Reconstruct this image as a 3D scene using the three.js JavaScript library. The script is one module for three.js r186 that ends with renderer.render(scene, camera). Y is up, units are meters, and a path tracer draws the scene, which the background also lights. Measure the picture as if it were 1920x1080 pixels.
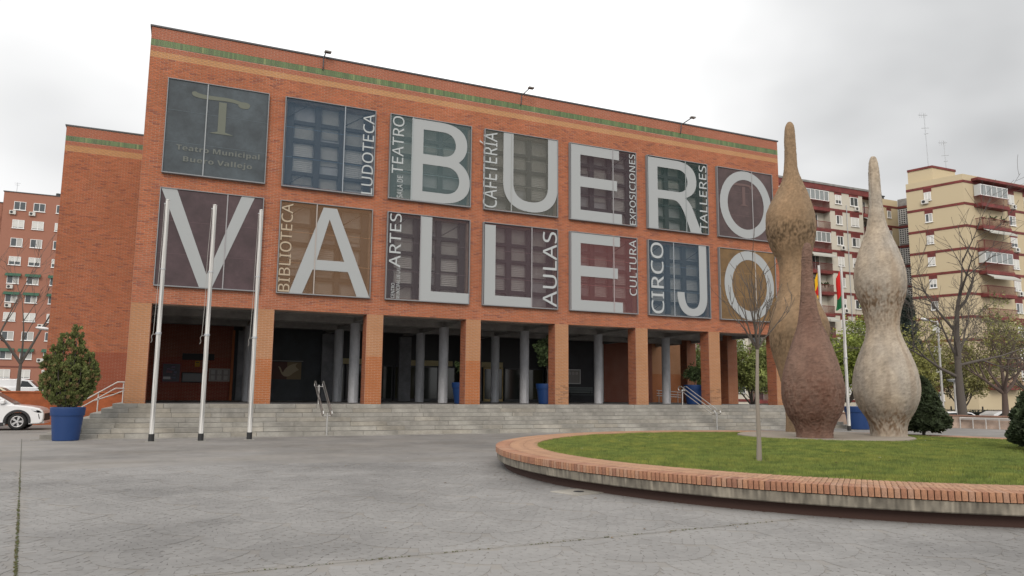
import * as THREE from 'three';
import { mergeGeometries } from 'three/addons/utils/BufferGeometryUtils.js';
import { RoundedBoxGeometry } from 'three/addons/geometries/RoundedBoxGeometry.js';
import { TextGeometry } from 'three/addons/geometries/TextGeometry.js';
import { FontLoader } from 'three/addons/loaders/FontLoader.js';
import { ImprovedNoise } from 'three/addons/math/ImprovedNoise.js';

// ---------------------------------------------------------------- camera, sky, sun, exposure
const EYE = 1.504, DIST = 29.318;
const scene = new THREE.Scene();
const camera = new THREE.PerspectiveCamera(2 * Math.atan(540 / 1395.9) * 180 / Math.PI, 16 / 9, 0.1, 4000);
{
  const pitch = 0.13167, roll = 0.00817, yaw = 0.41481;
  const fwd = new THREE.Vector3(Math.sin(yaw) * Math.cos(pitch), Math.sin(pitch), -Math.cos(yaw) * Math.cos(pitch));
  const right0 = new THREE.Vector3(Math.cos(yaw), 0, Math.sin(yaw)), up0 = new THREE.Vector3().crossVectors(right0, fwd);
  const right = right0.clone().multiplyScalar(Math.cos(roll)).addScaledVector(up0, Math.sin(roll));
  const up = new THREE.Vector3().crossVectors(right, fwd);
  camera.quaternion.setFromRotationMatrix(new THREE.Matrix4().makeBasis(right, up, fwd.clone().negate()));
  camera.position.set(0, EYE, DIST);
  camera.setViewOffset(1920, 1080, 0, -15.12, 1920, 1080);
}
const renderer = new THREE.WebGLRenderer({ antialias: true });
renderer.toneMapping = THREE.LinearToneMapping;
renderer.toneMappingExposure = 1.08;
renderer.shadowMap.enabled = true;

const SEED = (a) => () => { a |= 0; a = a + 0x6D2B79F5 | 0; let t = Math.imul(a ^ a >>> 15, 1 | a); t = t + Math.imul(t ^ t >>> 7, 61 | t) ^ t; return ((t ^ t >>> 14) >>> 0) / 4294967296; };
let rnd = SEED(7);
const R = (a, b) => a + (b - a) * rnd();
const perlin = new ImprovedNoise();
const fbm = (x, y, z, o = 4) => { let s = 0, a = .5; for (let i = 0; i < o; i++) { s += a * perlin.noise(x, y, z); x *= 2.03; y *= 2.03; z *= 2.03; a *= .5; } return s; };
const clamp = THREE.MathUtils.clamp, sstep = THREE.MathUtils.smoothstep, lerp = THREE.MathUtils.lerp;

{ // overcast sky: one even layer of cloud with soft thicker banks
  const W = 1024, H = 512, d = new Float32Array(W * H * 4);
  for (let j = 0; j < H; j++) {
    const el = ((j + .5) / H - .5) * Math.PI, y = Math.sin(el);
    for (let i = 0; i < W; i++) {
      const az = ((i + .5) / W - .5) * 2 * Math.PI, x = Math.cos(az) * Math.cos(el), z = Math.sin(az) * Math.cos(el);
      const k = 1 / (Math.max(y, 0) + .22), n = fbm(x * k * 1.3 + 3.1, z * k * 1.3 + 1.7, 2.2, 5), m = fbm(x * 1.6 + 9, y * 2.6, z * 1.6, 3);
      const toRight = Math.atan2(z, x) + 0.58;                                    // azimuth from the grey bank at the right of the plaza
      const bank = Math.exp(-(toRight * toRight) / .10) * sstep(y, -.02, .1) * (1 - .5 * sstep(y, .42, .8));
      const bank2 = Math.exp(-Math.pow(Math.atan2(z, x) + 1.7, 2) / .035 - Math.pow(y - .3, 2) / .03) * (.75 + 1.6 * n);
      let L = 1.27 + n * .55 + m * .3 - bank * .82 - bank2 * .62;
      L = lerp(L, .95, .5 * (1 - sstep(y, 0, .16)));
      L = clamp(L, .5, 1.7);
      if (y < 0) L = lerp(.8, .25, sstep(-y, 0, .2));
      const warm = clamp((1.0 - L) * .5, 0, .4), o = (j * W + i) * 4;
      d[o] = L * (1 - warm * .06); d[o + 1] = L; d[o + 2] = L * (1 + warm * .06); d[o + 3] = 1;
    }
  }
  const t = new THREE.DataTexture(d, W, H, THREE.RGBAFormat, THREE.FloatType);
  t.mapping = THREE.EquirectangularReflectionMapping; t.magFilter = t.minFilter = THREE.LinearFilter; t.wrapS = THREE.RepeatWrapping; t.needsUpdate = true;
  scene.background = t; scene.environment = t;
}
const sun = new THREE.DirectionalLight(0xfff1e2, 1.3);
sun.position.set(-22, 46, 62); sun.target.position.set(12, 2, 0);
sun.castShadow = true; sun.shadow.radius = 45; sun.shadow.mapSize.set(2048, 2048);
Object.assign(sun.shadow.camera, { left: -60, right: 60, top: 60, bottom: -60, far: 200 });
scene.add(sun, sun.target);

// ---------------------------------------------------------------- helpers
const V = (x, y, z) => new THREE.Vector3(x, y, z);
const used = {};
const numbered = (n) => { const k = used[n] = (used[n] ?? -1) + 1; return k ? n + '_' + String(k).padStart(3, '0') : n; };
function tag(o, label, category, group) { o.userData.label = label; o.userData.category = category; if (group) o.userData.group = group; return o; }
function thing(name, label, category, pos = [0, 0, 0], turn = 0, group) {
  const o = new THREE.Group(); o.name = numbered(name); o.position.set(...pos); o.rotation.y = turn; scene.add(o);
  return tag(o, label, category, group);
}
function part(name, geo, mat, parent = scene, label) {
  const m = new THREE.Mesh(Array.isArray(geo) ? merge(geo) : geo, mat); m.name = parent === scene ? numbered(name) : name; m.castShadow = m.receiveShadow = true; parent.add(m);
  if (label) m.userData.label = label;
  return m;
}
function structure(name, geo, mat) { const m = part(name, geo, mat); m.userData.kind = 'structure'; return m; }
function merge(list) {
  return mergeGeometries(list.map((g) => { const q = g.index ? g.toNonIndexed() : g; for (const k of Object.keys(q.attributes)) if (!['position', 'normal', 'uv'].includes(k)) q.deleteAttribute(k); if (!q.attributes.uv) q.setAttribute('uv', new THREE.BufferAttribute(new Float32Array(q.attributes.position.count * 2), 2)); return q; }));
}
function metre(g) { // uv in metres from the dominant axis of the normal
  const p = g.attributes.position, n = g.attributes.normal, uv = new Float32Array(p.count * 2);
  for (let i = 0; i < p.count; i++) {
    const a = Math.abs(n.getX(i)), b = Math.abs(n.getY(i)), c = Math.abs(n.getZ(i));
    if (b >= a && b >= c) { uv[2 * i] = p.getX(i); uv[2 * i + 1] = p.getZ(i); } else if (a >= c) { uv[2 * i] = p.getZ(i); uv[2 * i + 1] = p.getY(i); } else { uv[2 * i] = p.getX(i); uv[2 * i + 1] = p.getY(i); }
  }
  g.setAttribute('uv', new THREE.BufferAttribute(uv, 2)); return g;
}
const box = (x0, x1, y0, y1, z0, z1) => metre(new THREE.BoxGeometry(x1 - x0, y1 - y0, z1 - z0).translate((x0 + x1) / 2, (y0 + y1) / 2, (z0 + z1) / 2).toNonIndexed());
const rbox = (x0, x1, y0, y1, z0, z1, r = .01, s = 1) => metre(new RoundedBoxGeometry(x1 - x0, y1 - y0, z1 - z0, s, r).translate((x0 + x1) / 2, (y0 + y1) / 2, (z0 + z1) / 2));
function rod(a, b, r0, r1 = r0, seg = 8) {
  const d = b.clone().sub(a), g = new THREE.CylinderGeometry(r1, r0, d.length(), seg, 1);
  g.applyQuaternion(new THREE.Quaternion().setFromUnitVectors(V(0, 1, 0), d.normalize())); return g.translate((a.x + b.x) / 2, (a.y + b.y) / 2, (a.z + b.z) / 2);
}
const cyl = (x, y0, y1, z, r0, r1 = r0, seg = 24) => new THREE.CylinderGeometry(r1, r0, y1 - y0, seg).translate(x, (y0 + y1) / 2, z);
const tube = (pts, r, seg = 24, rad = 8) => new THREE.TubeGeometry(new THREE.CatmullRomCurve3(pts, false, 'centripetal'), seg, r, rad);
const poly = (pts, r, rad = 8) => merge(pts.slice(1).map((p, i) => rod(pts[i], p, r, r, rad)).concat(pts.map((p) => new THREE.SphereGeometry(r, rad, 4).translate(p.x, p.y, p.z))));
function instanced(name, geo, mat, mats, cols, parent = scene) {
  const m = new THREE.InstancedMesh(geo, mat, mats.length); m.name = parent === scene ? numbered(name) : name;
  mats.forEach((q, i) => { m.setMatrixAt(i, q); if (cols) m.setColorAt(i, cols[i]); });
  m.userData.kind = 'stuff'; m.castShadow = m.receiveShadow = true; parent.add(m); return m;
}
const TRS = (p, q, s) => new THREE.Matrix4().compose(p, q, s);
const qY = (a) => new THREE.Quaternion().setFromAxisAngle(V(0, 1, 0), a);
const rgb = (r, g, b) => new THREE.Color().setRGB(r, g, b);
const hex = (r, g, b) => new THREE.Color().setRGB(r / 255, g / 255, b / 255, THREE.SRGBColorSpace);

// tileable noise textures
function tnoise(period, seed) {
  const r = SEED(seed), a = new Float32Array(period * period); for (let i = 0; i < a.length; i++) a[i] = r();
  return (u, v) => { // u, v in 0..1
    const x = u * period, y = v * period, i = Math.floor(x), j = Math.floor(y), fx = x - i, fy = y - j, sx = fx * fx * (3 - 2 * fx), sy = fy * fy * (3 - 2 * fy);
    const g = (p, q) => a[((q % period + period) % period) * period + ((p % period + period) % period)];
    return lerp(lerp(g(i, j), g(i + 1, j), sx), lerp(g(i, j + 1), g(i + 1, j + 1), sx), sy);
  };
}
function tex(size, fn, srgb, repeat) {
  const d = new Uint8Array(size * size * 4);
  for (let j = 0; j < size; j++) for (let i = 0; i < size; i++) { const c = fn(i / size, j / size), o = (j * size + i) * 4; for (let k = 0; k < 3; k++) d[o + k] = clamp(Math.round(255 * (c.length ? c[k] : c)), 0, 255); d[o + 3] = 255; }
  const t = new THREE.DataTexture(d, size, size); t.wrapS = t.wrapT = THREE.RepeatWrapping; t.magFilter = THREE.LinearFilter; t.minFilter = THREE.LinearMipmapLinearFilter; t.generateMipmaps = true;
  if (srgb) t.colorSpace = THREE.SRGBColorSpace; if (repeat) t.repeat.set(repeat, repeat); t.needsUpdate = true; return t;
}
const multi = (list) => (u, v) => { let s = 0, w = 0; for (const [f, a] of list) { s += a * f(u, v); w += a; } return s / w; };
const N = [4, 8, 16, 32, 64, 128, 256].map((p, i) => tnoise(p, 100 + i));
const grainF = multi([[N[2], .8], [N[3], .7], [N[4], .6], [N[5], .7], [N[6], .8]]);
const cloudF = multi([[N[0], 1], [N[1], .8], [N[2], .6], [N[3], .4], [N[4], .35], [N[6], .35]]);
const T = {
  grain: tex(512, (u, v) => grainF(u, v), false, 1 / 1.2),
  stain: tex(512, (u, v) => .62 + .55 * (cloudF(u, v) - .5) + .25, true, 1 / 3.7),
  streak: tex(512, (u, v) => { const a = N[4](u, v * .25), b = N[5](u, v * .125), c = cloudF(u, v); return .78 + .3 * (a - .5) + .25 * (b - .5) + .35 * (c - .5); }, true, 1 / 4.1),
};
const cl = (t, r) => { const c = t.clone(); c.repeat.set(r, r); c.needsUpdate = true; return c; };
const grain = { fine: cl(T.grain, 2.2), mid: T.grain, coarse: cl(T.grain, .4) };
function std(color, rough = .85, o = {}) { return new THREE.MeshStandardMaterial({ color, roughness: rough, ...o }); }
const conc = (color, s = .004, rough = .88) => std(color, rough, { map: T.stain, bumpMap: grain.mid, bumpScale: s });
const M = {
  mortar: std(rgb(.55, .42, .34), .95, { map: T.stain }),
  white: std(rgb(1, 1, 1), .88, { map: T.stain, bumpMap: grain.fine, bumpScale: .002 }),
  dark: std(rgb(.02, .021, .023), .6), black: std(rgb(.012, .012, .013), .5),
  steel: std(rgb(.55, .54, .52), .32, { metalness: .9 }),
  alu: std(rgb(.42, .44, .46), .45, { metalness: .5 }),
  frameDark: std(rgb(.06, .063, .068), .5),
  polewhite: std(rgb(.76, .75, .72), .5, { map: T.streak }),
  glass: std(rgb(.02, .025, .03), .06, { metalness: 0 }),
  paneSkyTint: std(rgb(.5, .52, .53), .25),  // pale colour stands in for sky reflected in the window panes
  blind: std(rgb(.86, .86, .83), .7), bannerFrame: std(rgb(.2, .21, .22), .55),
  ceil: conc(rgb(.42, .41, .4)), porch: conc(rgb(.22, .215, .21)),
  column: conc(rgb(.62, .64, .68), .002, .7),
  stone: [0, 1, 2, 3, 4].map((i) => std([rgb(.37, .355, .32), rgb(.395, .38, .34), rgb(.35, .335, .30), rgb(.42, .395, .345), rgb(.375, .35, .30)][i], .85, { map: T.stain, bumpMap: grain.mid, bumpScale: .003 })),
  blue: std(hex(20, 54, 104), .5, { bumpMap: grain.coarse, bumpScale: .002 }),
  whitewin: std(rgb(.75, .75, .74), .5),
};

// ---------------------------------------------------------------- ground
const GT = 1024, GW = 42; // one tile of concrete: 42 m
const gA = tnoise(10, 1), gB = tnoise(31, 2), gC = tnoise(90, 3), gD = tnoise(260, 4), gE = tnoise(512, 5), gS = tnoise(64, 9);
const spots = new Float32Array(GT * GT).fill(1);
{ const q = SEED(77); for (let i = 0; i < 1500; i++) { const cx = q() * GT, cy = q() * GT, rr = i % 25 ? .6 + q() * 1.1 : 4 + q() * 10, dk = i % 25 ? .72 + q() * .2 : .88 + q() * .07; for (let y = -Math.ceil(rr); y <= rr; y++) for (let x = -Math.ceil(rr); x <= rr; x++) { const d = Math.hypot(x, y) / rr; if (d < 1) { const o = ((Math.floor(cy + y) + GT) % GT) * GT + (Math.floor(cx + x) + GT) % GT; spots[o] *= lerp(dk, 1, d * d); } } } }
const groundTone = (x, z) => {
  const u = x / GW - Math.floor(x / GW), v = z / GW - Math.floor(z / GW);
  const st = gS(u * .25, v), n = .34 * (gA(u, v) - .5) + .26 * (gB(u, v) - .5) + .2 * (gC(u, v) - .5) + .14 * (gD(u, v) - .5) + .12 * (gE(u, v) - .5) + .16 * (st - .5);
  return clamp((.85 + n * .8) * spots[Math.floor(v * GT) * GT + Math.floor(u * GT)], .4, 1);
};
const groundTex = (() => { const t = tex(GT, (u, v) => { const g = groundTone(u * GW, v * GW), w = gB(v, u); const t = sstep(gC(u * .5, v), .55, .85); return [g, g * (.985 - .02 * w - .015 * t), g * (.965 - .05 * w - .04 * t)]; }, false, 1 / GW); return t; })();
M.ground = std(rgb(.232, .226, .219), .9, { map: groundTex, bumpMap: grain.fine, bumpScale: .002 });
const edgeX = (z) => 35.6 + .373 * clamp(z, -40, 60);
{
  const zs = [-1600, -300, -100, -40, -20, 0, 20, 40, 60, 100, 300, 1600], p = [], idx = [], uv = [];
  for (const z of zs) for (const [x, y] of [[-1600, 0], [-200, 0], [-40, 0], [edgeX(z), 0], [edgeX(z) + .03, -.8], [140, -.8], [1600, -.8]]) { p.push(x, y, z); uv.push(x, z); }
  for (let j = 0; j < zs.length - 1; j++) for (let i = 0; i < 6; i++) { const a = j * 7 + i, b = a + 1, c = a + 7, d = c + 1; idx.push(a, c, b, b, c, d); }
  const g = new THREE.BufferGeometry(); g.setAttribute('position', new THREE.Float32BufferAttribute(p, 3)); g.setAttribute('uv', new THREE.Float32BufferAttribute(uv, 2)); g.setIndex(idx); g.computeVertexNormals();
  structure('ground', g, M.ground);
}
structure('street', box(-90, -2.6, -.2, .75, -160, -10.25), conc(rgb(.12, .12, .12)));

// expansion joints with moss
const RING = V(13.54, 0, 17.24), RO = 7.86, RI = 6.98, RH = .42;
const seg2 = (a, b) => ({ a, b, len: Math.hypot(b[0] - a[0], b[1] - a[1]) });
const joints = [seg2([-4.45, 1.5], [-.72, 24.5]), seg2([-1.2, 22.55], [7.1, 22.06]), seg2([-9, 12.35], [-2.75, 12.1])];
const jointDist = (x, z) => Math.min(...joints.map(({ a, b, len }) => { const t = clamp(((x - a[0]) * (b[0] - a[0]) + (z - a[1]) * (b[1] - a[1])) / (len * len), 0, 1); return Math.hypot(x - a[0] - t * (b[0] - a[0]), z - a[1] - t * (b[1] - a[1])); }));
const jointMat = std(rgb(.07, .07, .05), .95);
joints.forEach(({ a, b, len }, i) => {
  const g = new THREE.PlaneGeometry(i === 1 ? .007 : .012, len).rotateX(-Math.PI / 2).rotateY(Math.atan2(b[0] - a[0], b[1] - a[1])).translate((a[0] + b[0]) / 2, .006, (a[1] + b[1]) / 2);
  structure('paving_joint', g, jointMat);
});
{ // stamped concrete fans: shallow raised setts with narrow grooves, near the viewer
  rnd = SEED(21);
  const mats = [], cols = [], w = 1.5, Rf = .75, s = .115, g = new THREE.BoxGeometry(1, 1, 1);
  const own = (x, z) => { for (let k = Math.floor((z - Rf) / Rf); k <= Math.ceil((z + Rf) / Rf); k++) { const off = (k & 1) ? w / 2 : 0, cx = Math.round((x - off) / w) * w + off; if (Math.hypot(x - cx, z - k * Rf) <= Rf) return k * 1000 + Math.round(cx / w * 2); } return -1; };
  const rot = qY(-.32), ca = Math.cos(.32), sa = Math.sin(.32);
  for (let k = 2; k < 46; k++) for (let c = -14; c < 26; c++) {
    const cx = c * w + ((k & 1) ? w / 2 : 0), cz = k * Rf;
    for (let r = s * .6; r < Rf; r += s) {
      const n = Math.max(3, Math.round(2 * Math.PI * r / s));
      for (let i = 0; i < n; i++) {
        const a = 2 * Math.PI * (i + (r * 7 % 1)) / n, lx = cx + r * Math.cos(a), lz = cz + r * Math.sin(a);
        if (own(lx, lz) !== k * 1000 + Math.round(cx / w * 2)) continue;
        const x = lx * ca - lz * sa, z = lx * sa + lz * ca;
        const d = Math.hypot(x, z - DIST), ax = Math.atan2(x, DIST - z);
        if (d > 17 || d < 3.5 || ax < -.28 || ax > 1.15 || Math.hypot(x - RING.x, z - RING.z) < RO - .25 || jointDist(x, z) < .07) continue;
        const j = .972 + .02 * rnd(), gt = groundTone(x, z) * (.97 + .06 * rnd());
        mats.push(TRS(V(x, -.003 + .0012 * rnd(), z), qY(-a + .32 * -1 + R(-.05, .05)), V(s * j, .0125, 2 * Math.PI * r / n * j)));
        cols.push(rgb(.236 * gt, .229 * gt, .22 * gt));
      }
    }
  }
  const m = instanced('paving_setts', g, std(rgb(1, 1, 1), .9), mats, cols); m.userData.label = 'fan-patterned grey concrete setts of the plaza floor in the foreground'; m.userData.category = 'paving';
}
{ // moss in the joints
  rnd = SEED(5);
  const tri = []; for (let i = 0; i < 6; i++) { const a = i * 1.05, l = .012; tri.push(Math.cos(a) * .006, 0, Math.sin(a) * .006, Math.cos(a + 2) * .006, 0, Math.sin(a + 2) * .006, Math.cos(a) * l, .012, Math.sin(a) * l); }
  const g = new THREE.BufferGeometry(); g.setAttribute('position', new THREE.Float32BufferAttribute(tri, 3)); g.computeVertexNormals();
  const mats = [], cols = [];
  joints.forEach(({ a, b, len }, k) => { for (let i = 0; i < len * 110; i++) { const t = rnd(); if (k === 0 ? rnd() > .75 * sstep(t, .4, .95) : k === 1 ? rnd() > .25 : rnd() > .1) continue; if (cloudF(t * 3.1, k * .37) < .44) continue; const e = R(-1, 1); mats.push(TRS(V(lerp(a[0], b[0], t) + e * .014, .004, lerp(a[1], b[1], t) + R(-.01, .01)), qY(R(0, 6)), V(1, 1, 1).multiplyScalar(R(.4, 1.1)))); cols.push(rgb(R(.08, .13), R(.09, .125), R(.03, .05))); } });
  const m = instanced('moss', g, std(rgb(1, 1, 1), 1, { side: THREE.DoubleSide }), mats, cols); m.userData.label = 'green moss growing in the joints of the plaza floor'; m.userData.category = 'moss';
}

// ---------------------------------------------------------------- theatre
const XL = -1.787, XR = 28.258, P = 4.2, PW = .657, FLOOR = 1.092, SOF = 4.63, TOP = 14.964;
const PX0 = -1.119, PWD = 3.598, U0 = 9.42, U1 = 13.04, L0 = 5.251, L1 = 8.875;
const theatre = thing('theatre_building', 'long orange brick theatre with a green tile band and an open arcade of square pillars', 'building', [0, 0, 0]);
const brickCol = (paint, p) => { const wz = 1 + .22 * fbm(p.x * .35, p.y * .22 + 3, p.z * .3, 3) - .13 * sstep(perlin.noise(p.x * 1.7, p.y * .12, 5.5), .25, .6), k = R(.87, 1.1) * wz, h = R(-.02, .02); return paint ? rgb(paint[0] * lerp(1, k, .25), paint[1] * lerp(1, k, .25), paint[2] * lerp(1, k, .25)) : rnd() < .1 ? rgb(.38 * k, .125 * k, .07 * k) : rgb((.525 + h) * k, .172 * k, .077 * k); };
const bricks = { m: [], c: [] };
// lay running-bond courses on a vertical face: origin o, horizontal direction d, outward normal n
function lay(o, d, n, w, h, keep, paint, list = bricks, L = .25, C = .0645, phase = 0) {
  const q = new THREE.Quaternion().setFromRotationMatrix(new THREE.Matrix4().makeBasis(d, V(0, 1, 0), n));
  for (let j = 0; j * C < h - .02; j++) {
    const y0 = j * C, bh = Math.min(C, h - y0);
    for (let x = -(j & 1) * L / 2 - (phase % L); x < w; x += L) {
      const a = Math.max(x, 0), b = Math.min(x + L, w); if (b - a < .03) continue;
      const cx = (a + b) / 2, cy = y0 + bh / 2, p = o.clone().addScaledVector(d, cx).add(V(0, cy, 0));
      if (keep && !keep(p, (b - a) / 2)) continue;
      const pc = typeof paint === 'function' ? paint(p) : paint;
      list.m.push(TRS(p.addScaledVector(n, .001 + R(0, .002)), q, V(b - a - .012, bh - .0125, .014))); list.c.push(brickCol(pc, p));
    }
  }
}
const X = V(1, 0, 0), Zp = V(0, 0, 1);
const winCols = [1, 2, 3, 4, 5]; // columns with windows behind the screens
const panelX = (i) => PX0 + P * i;
{ // facade slab with window openings
  const g = [], zb = -.55, ys = [SOF, L0 + .1, L1 - .1, U0 + .1, U1 - .1, TOP];
  g.push(box(XL, XR, ys[0], ys[1], zb, 0), box(XL, XR, ys[2], ys[3], zb, 0), box(XL, XR, ys[4], ys[5], zb, 0));
  for (const [a, b] of [[ys[1], ys[2]], [ys[3], ys[4]]]) {
    let x = XL; for (const i of winCols) { g.push(box(x, panelX(i) + .1, a, b, zb, 0)); x = panelX(i) + PWD - .1; } g.push(box(x, XR, a, b, zb, 0));
  }
  part('wall', g, M.mortar, theatre);
  part('wall', [box(XL, XR, SOF + .35, TOP - .02, -13, -1.3), box(-5.8, XL - .003, 0, 14.2, -16, -11.003), box(XR + .003, 30.9, 0, 14.2, -16, -11.003), box(XL, XL + .12, FLOOR, SOF + .3, -11.2, -.7)], M.mortar, theatre);
  part('roof_coping', [box(XL - .05, XR + .05, TOP, TOP + .06, -1.2, .05), box(-5.85, XL - .06, 14.2, 14.26, -16, -10.95)], M.frameDark, theatre);
}
rnd = SEED(33);
const inPanel = (p, hw) => { for (let i = 0; i < 7; i++) { const a = panelX(i) + .05, b = a + PWD - .1; if (p.x - hw > a && p.x + hw < b && ((p.y > L0 + .06 && p.y < L1 - .06) || (p.y > U0 + .06 && p.y < U1 - .06))) return true; } return false; };
const openWin = (p, hw) => winCols.some((i) => p.x + hw > panelX(i) + .1 && p.x - hw < panelX(i) + PWD - .1 && ((p.y > L0 + .08 && p.y < L1 - .08) || (p.y > U0 + .08 && p.y < U1 - .08)));
const GB0 = 14.24, GB1 = 14.49, TB0 = 13.79, TB1 = 14.03;
const tan = [.56, .27, .125], band = [.66, .34, .15], smooth = [.50, .175, .10], orange = [.53, .175, .05], redpaint = [.40, .10, .045];
{
  const C = .0645, q = (y) => SOF + Math.round((y - SOF) / (2 * C)) * 2 * C, rows = [[SOF, q(L0 + .06), 0], [q(L0 + .06), q(L1 - .06), 1], [q(L1 - .06), q(U0 + .06), 0], [q(U0 + .06), q(U1 - .06), 1], [q(U1 - .06), TB0, 0]];
  for (const [y0, y1, piers] of rows) {
    if (!piers) { lay(V(XL, y0, 0), X, Zp, XR - XL, y1 - y0); continue; }
    for (let i = 0; i <= 7; i++) { const x0 = i ? panelX(i - 1) + PWD - .04 : XL, x1 = i < 7 ? panelX(i) + .04 : XR; lay(V(x0, y0, 0), X, Zp, x1 - x0, y1 - y0, null, null, bricks, .25, C, x0 - XL); }
  }
}
lay(V(XL, TB0, 0), X, Zp, XR - XL, TB1 - TB0, null, band);
lay(V(XL, TB1, 0), X, Zp, XR - XL, GB0 - TB1, null, smooth);
lay(V(XL, GB1, 0), X, Zp, XR - XL, TOP - GB1, null, smooth);
// left wing (set back), right wing front
lay(V(-5.8, .7, -11), X, Zp, 4.2, 12.26, null, (p) => p.y < 3.35 ? redpaint : null);
lay(V(-5.8, 12.96, -11), X, Zp, 4.2, .3, null, band); lay(V(-5.8, 13.26, -11), X, Zp, 4.2, .2, null, smooth); lay(V(-5.8, 13.72, -11), X, Zp, 4.2, .47, null, smooth);
lay(V(27.3, .0, -11), X, Zp, 3.6, 5.5, null, (p) => p.y < 2.9 ? orange : tan);
// pillars
const frontPillar = [0, 1, 2, 3, 4, 5, 6, 7].map((i) => XL + P * i);
const painted = { 1: 2.78, 2: 2.95, 3: 2.88 };
frontPillar.forEach((x, i) => {
  part('pillar', box(x, x + PW, FLOOR - .02, SOF, -PW, 0), M.mortar, theatre, painted[i] ? 'square pillar with its lower half painted bright orange' : 'square pillar painted tan all the way down');
  lay(V(x, FLOOR, 0), X, Zp, PW, SOF - FLOOR, null, (p) => { const sm = (i === 4 || i === 6) && p.y < 1.9 && perlin.noise(p.x * 5 + i, p.y * 6, 2) > (i === 4 ? .12 : .2) ? .68 : p.y < 1.3 ? .9 : 1; return (painted[i] && p.y < painted[i] ? orange : tan).map((c) => c * sm); });
  lay(V(x, FLOOR, -PW), V(0, 0, 1), V(-1, 0, 0), PW, SOF - FLOOR); lay(V(x + PW, FLOOR, 0), V(0, 0, -1), V(1, 0, 0), PW, SOF - FLOOR);
});
for (const z of [-3.66, -7.3]) {
  part('pillar', box(27.6, XR, FLOOR - .02, SOF + .3, z - PW, z), M.mortar, theatre);
  lay(V(27.6, FLOOR, z), X, Zp, PW, 3.8, null, (p) => p.y < 2.6 ? [.42, .16, .07] : [.40, .14, .065]); lay(V(27.6, FLOOR, z - PW), V(0, 0, 1), V(-1, 0, 0), PW, 3.8);
}
// red wall of the first bay, dark wall of the second, red wall of the fifth
part('wall', box(XL, 2.3, FLOOR, SOF + .3, -11.3, -11), M.mortar, theatre); lay(V(XL, FLOOR, -11), X, Zp, 2.3 - XL, SOF + .25 - FLOOR, null, (p) => p.y < 3.2 ? [.46, .085, .045] : [.44, .12, .07]);
part('wall', box(23.6, 27.3, FLOOR, SOF + .3, -11.3, -10.5), M.mortar, theatre); lay(V(23.6, FLOOR, -10.5), X, Zp, 3.7, SOF + .25 - FLOOR, null, [.32, .085, .045]);
part('pilaster', box(2.24, 2.36, FLOOR, SOF, -11.0, -10.85), std(rgb(.45, .15, .06), .8), theatre);
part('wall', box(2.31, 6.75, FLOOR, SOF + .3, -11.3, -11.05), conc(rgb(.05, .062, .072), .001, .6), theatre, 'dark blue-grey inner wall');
{ // split the bricks: the 300 nearest are parts of their own, the rest are joined
  const eye = V(0, EYE, DIST), pos = V(), order = bricks.m.map((m, i) => [pos.setFromMatrixPosition(m).distanceTo(eye), i]).sort((a, b) => a[0] - b[0]);
  const g = new THREE.BoxGeometry(1, 1, 1), near = new Set(order.filter(([, i]) => pos.setFromMatrixPosition(bricks.m[i]).y > SOF && bricks.m[i].elements[10] > .001 && pos.z > -.1 && bricks.m[i].elements[0] > .2).slice(0, 300).map((o) => o[1]));
  const tones = [rgb(.51, .17, .082), rgb(.55, .185, .09), rgb(.45, .15, .072), rgb(.53, .18, .09), rgb(.39, .13, .075)].map((c) => std(c, .88, { map: T.stain, bumpMap: grain.fine, bumpScale: .002 }));
  const rm = [], rc = [];
  bricks.m.forEach((m, i) => { if (near.has(i)) { const b = part('brick', g, tones[Math.floor(rnd() * 4.3)], theatre); b.applyMatrix4(m); } else { rm.push(m); rc.push(bricks.c[i]); } });
  instanced('brickwork', g, M.white, rm, rc, theatre);
}
{ // green glazed soldier tiles
  const mats = [], cols = []; rnd = SEED(61);
  const run = (x0, x1, y0, y1, z) => { for (let x = x0; x < x1; x += .083) { const k = R(.75, 1.2), lt = rnd() < .1; mats.push(TRS(V(x + .04, (y0 + y1) / 2, z + .004), qY(0), V(.074, y1 - y0 - .01, .02))); cols.push(lt ? rgb(.15 * k, .19 * k, .07 * k) : rgb(.085 * k, .135 * k, .045 * k)); } };
  run(XL, XR, GB0, GB1, 0); run(-5.8, XL, 13.47, 13.71, -11);
  instanced('green_tile_band', new THREE.BoxGeometry(1, 1, 1), std(rgb(1, 1, 1), .45), mats, cols, theatre);
}
// porch floor, ceiling with beams, columns, piers, glazed entrance
part('porch_floor', box(XL - .3, XR + .35, 0, FLOOR - .004, -13, .0), M.porch, theatre);
part('ceiling', box(XL, XR, SOF + .3, SOF + .345, -13, -.56), M.ceil, theatre);
for (const z of [-2.2, -4.16, -6.2, -7.93, -9.6]) part('ceiling_beam', box(XL + .13, XR, SOF - (z === -4.16 || z === -7.93 ? .02 : -.1), SOF + .3, z - .14, z + .14), M.ceil, theatre);
for (let i = 1; i < 8; i++) part('ceiling_beam', box(frontPillar[i] + .3, frontPillar[i] + .54, SOF + .02, SOF + .3, -11, -.7), M.ceil, theatre);
for (let i = 1; i < 7; i++) for (const z of [-4.16, -7.93]) if (!(z < -5 && i > 4)) part('round_column', cyl(frontPillar[i] + .426, FLOOR, SOF, z, .225, .225, 28), M.column, theatre);
for (let i = 1; i < 5; i++) part('flat_pier', rbox(frontPillar[i] + .1, frontPillar[i] + .78, FLOOR, SOF, -11.05, -10.8, .02), conc(rgb(.26, .27, .29), .002), theatre);
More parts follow.
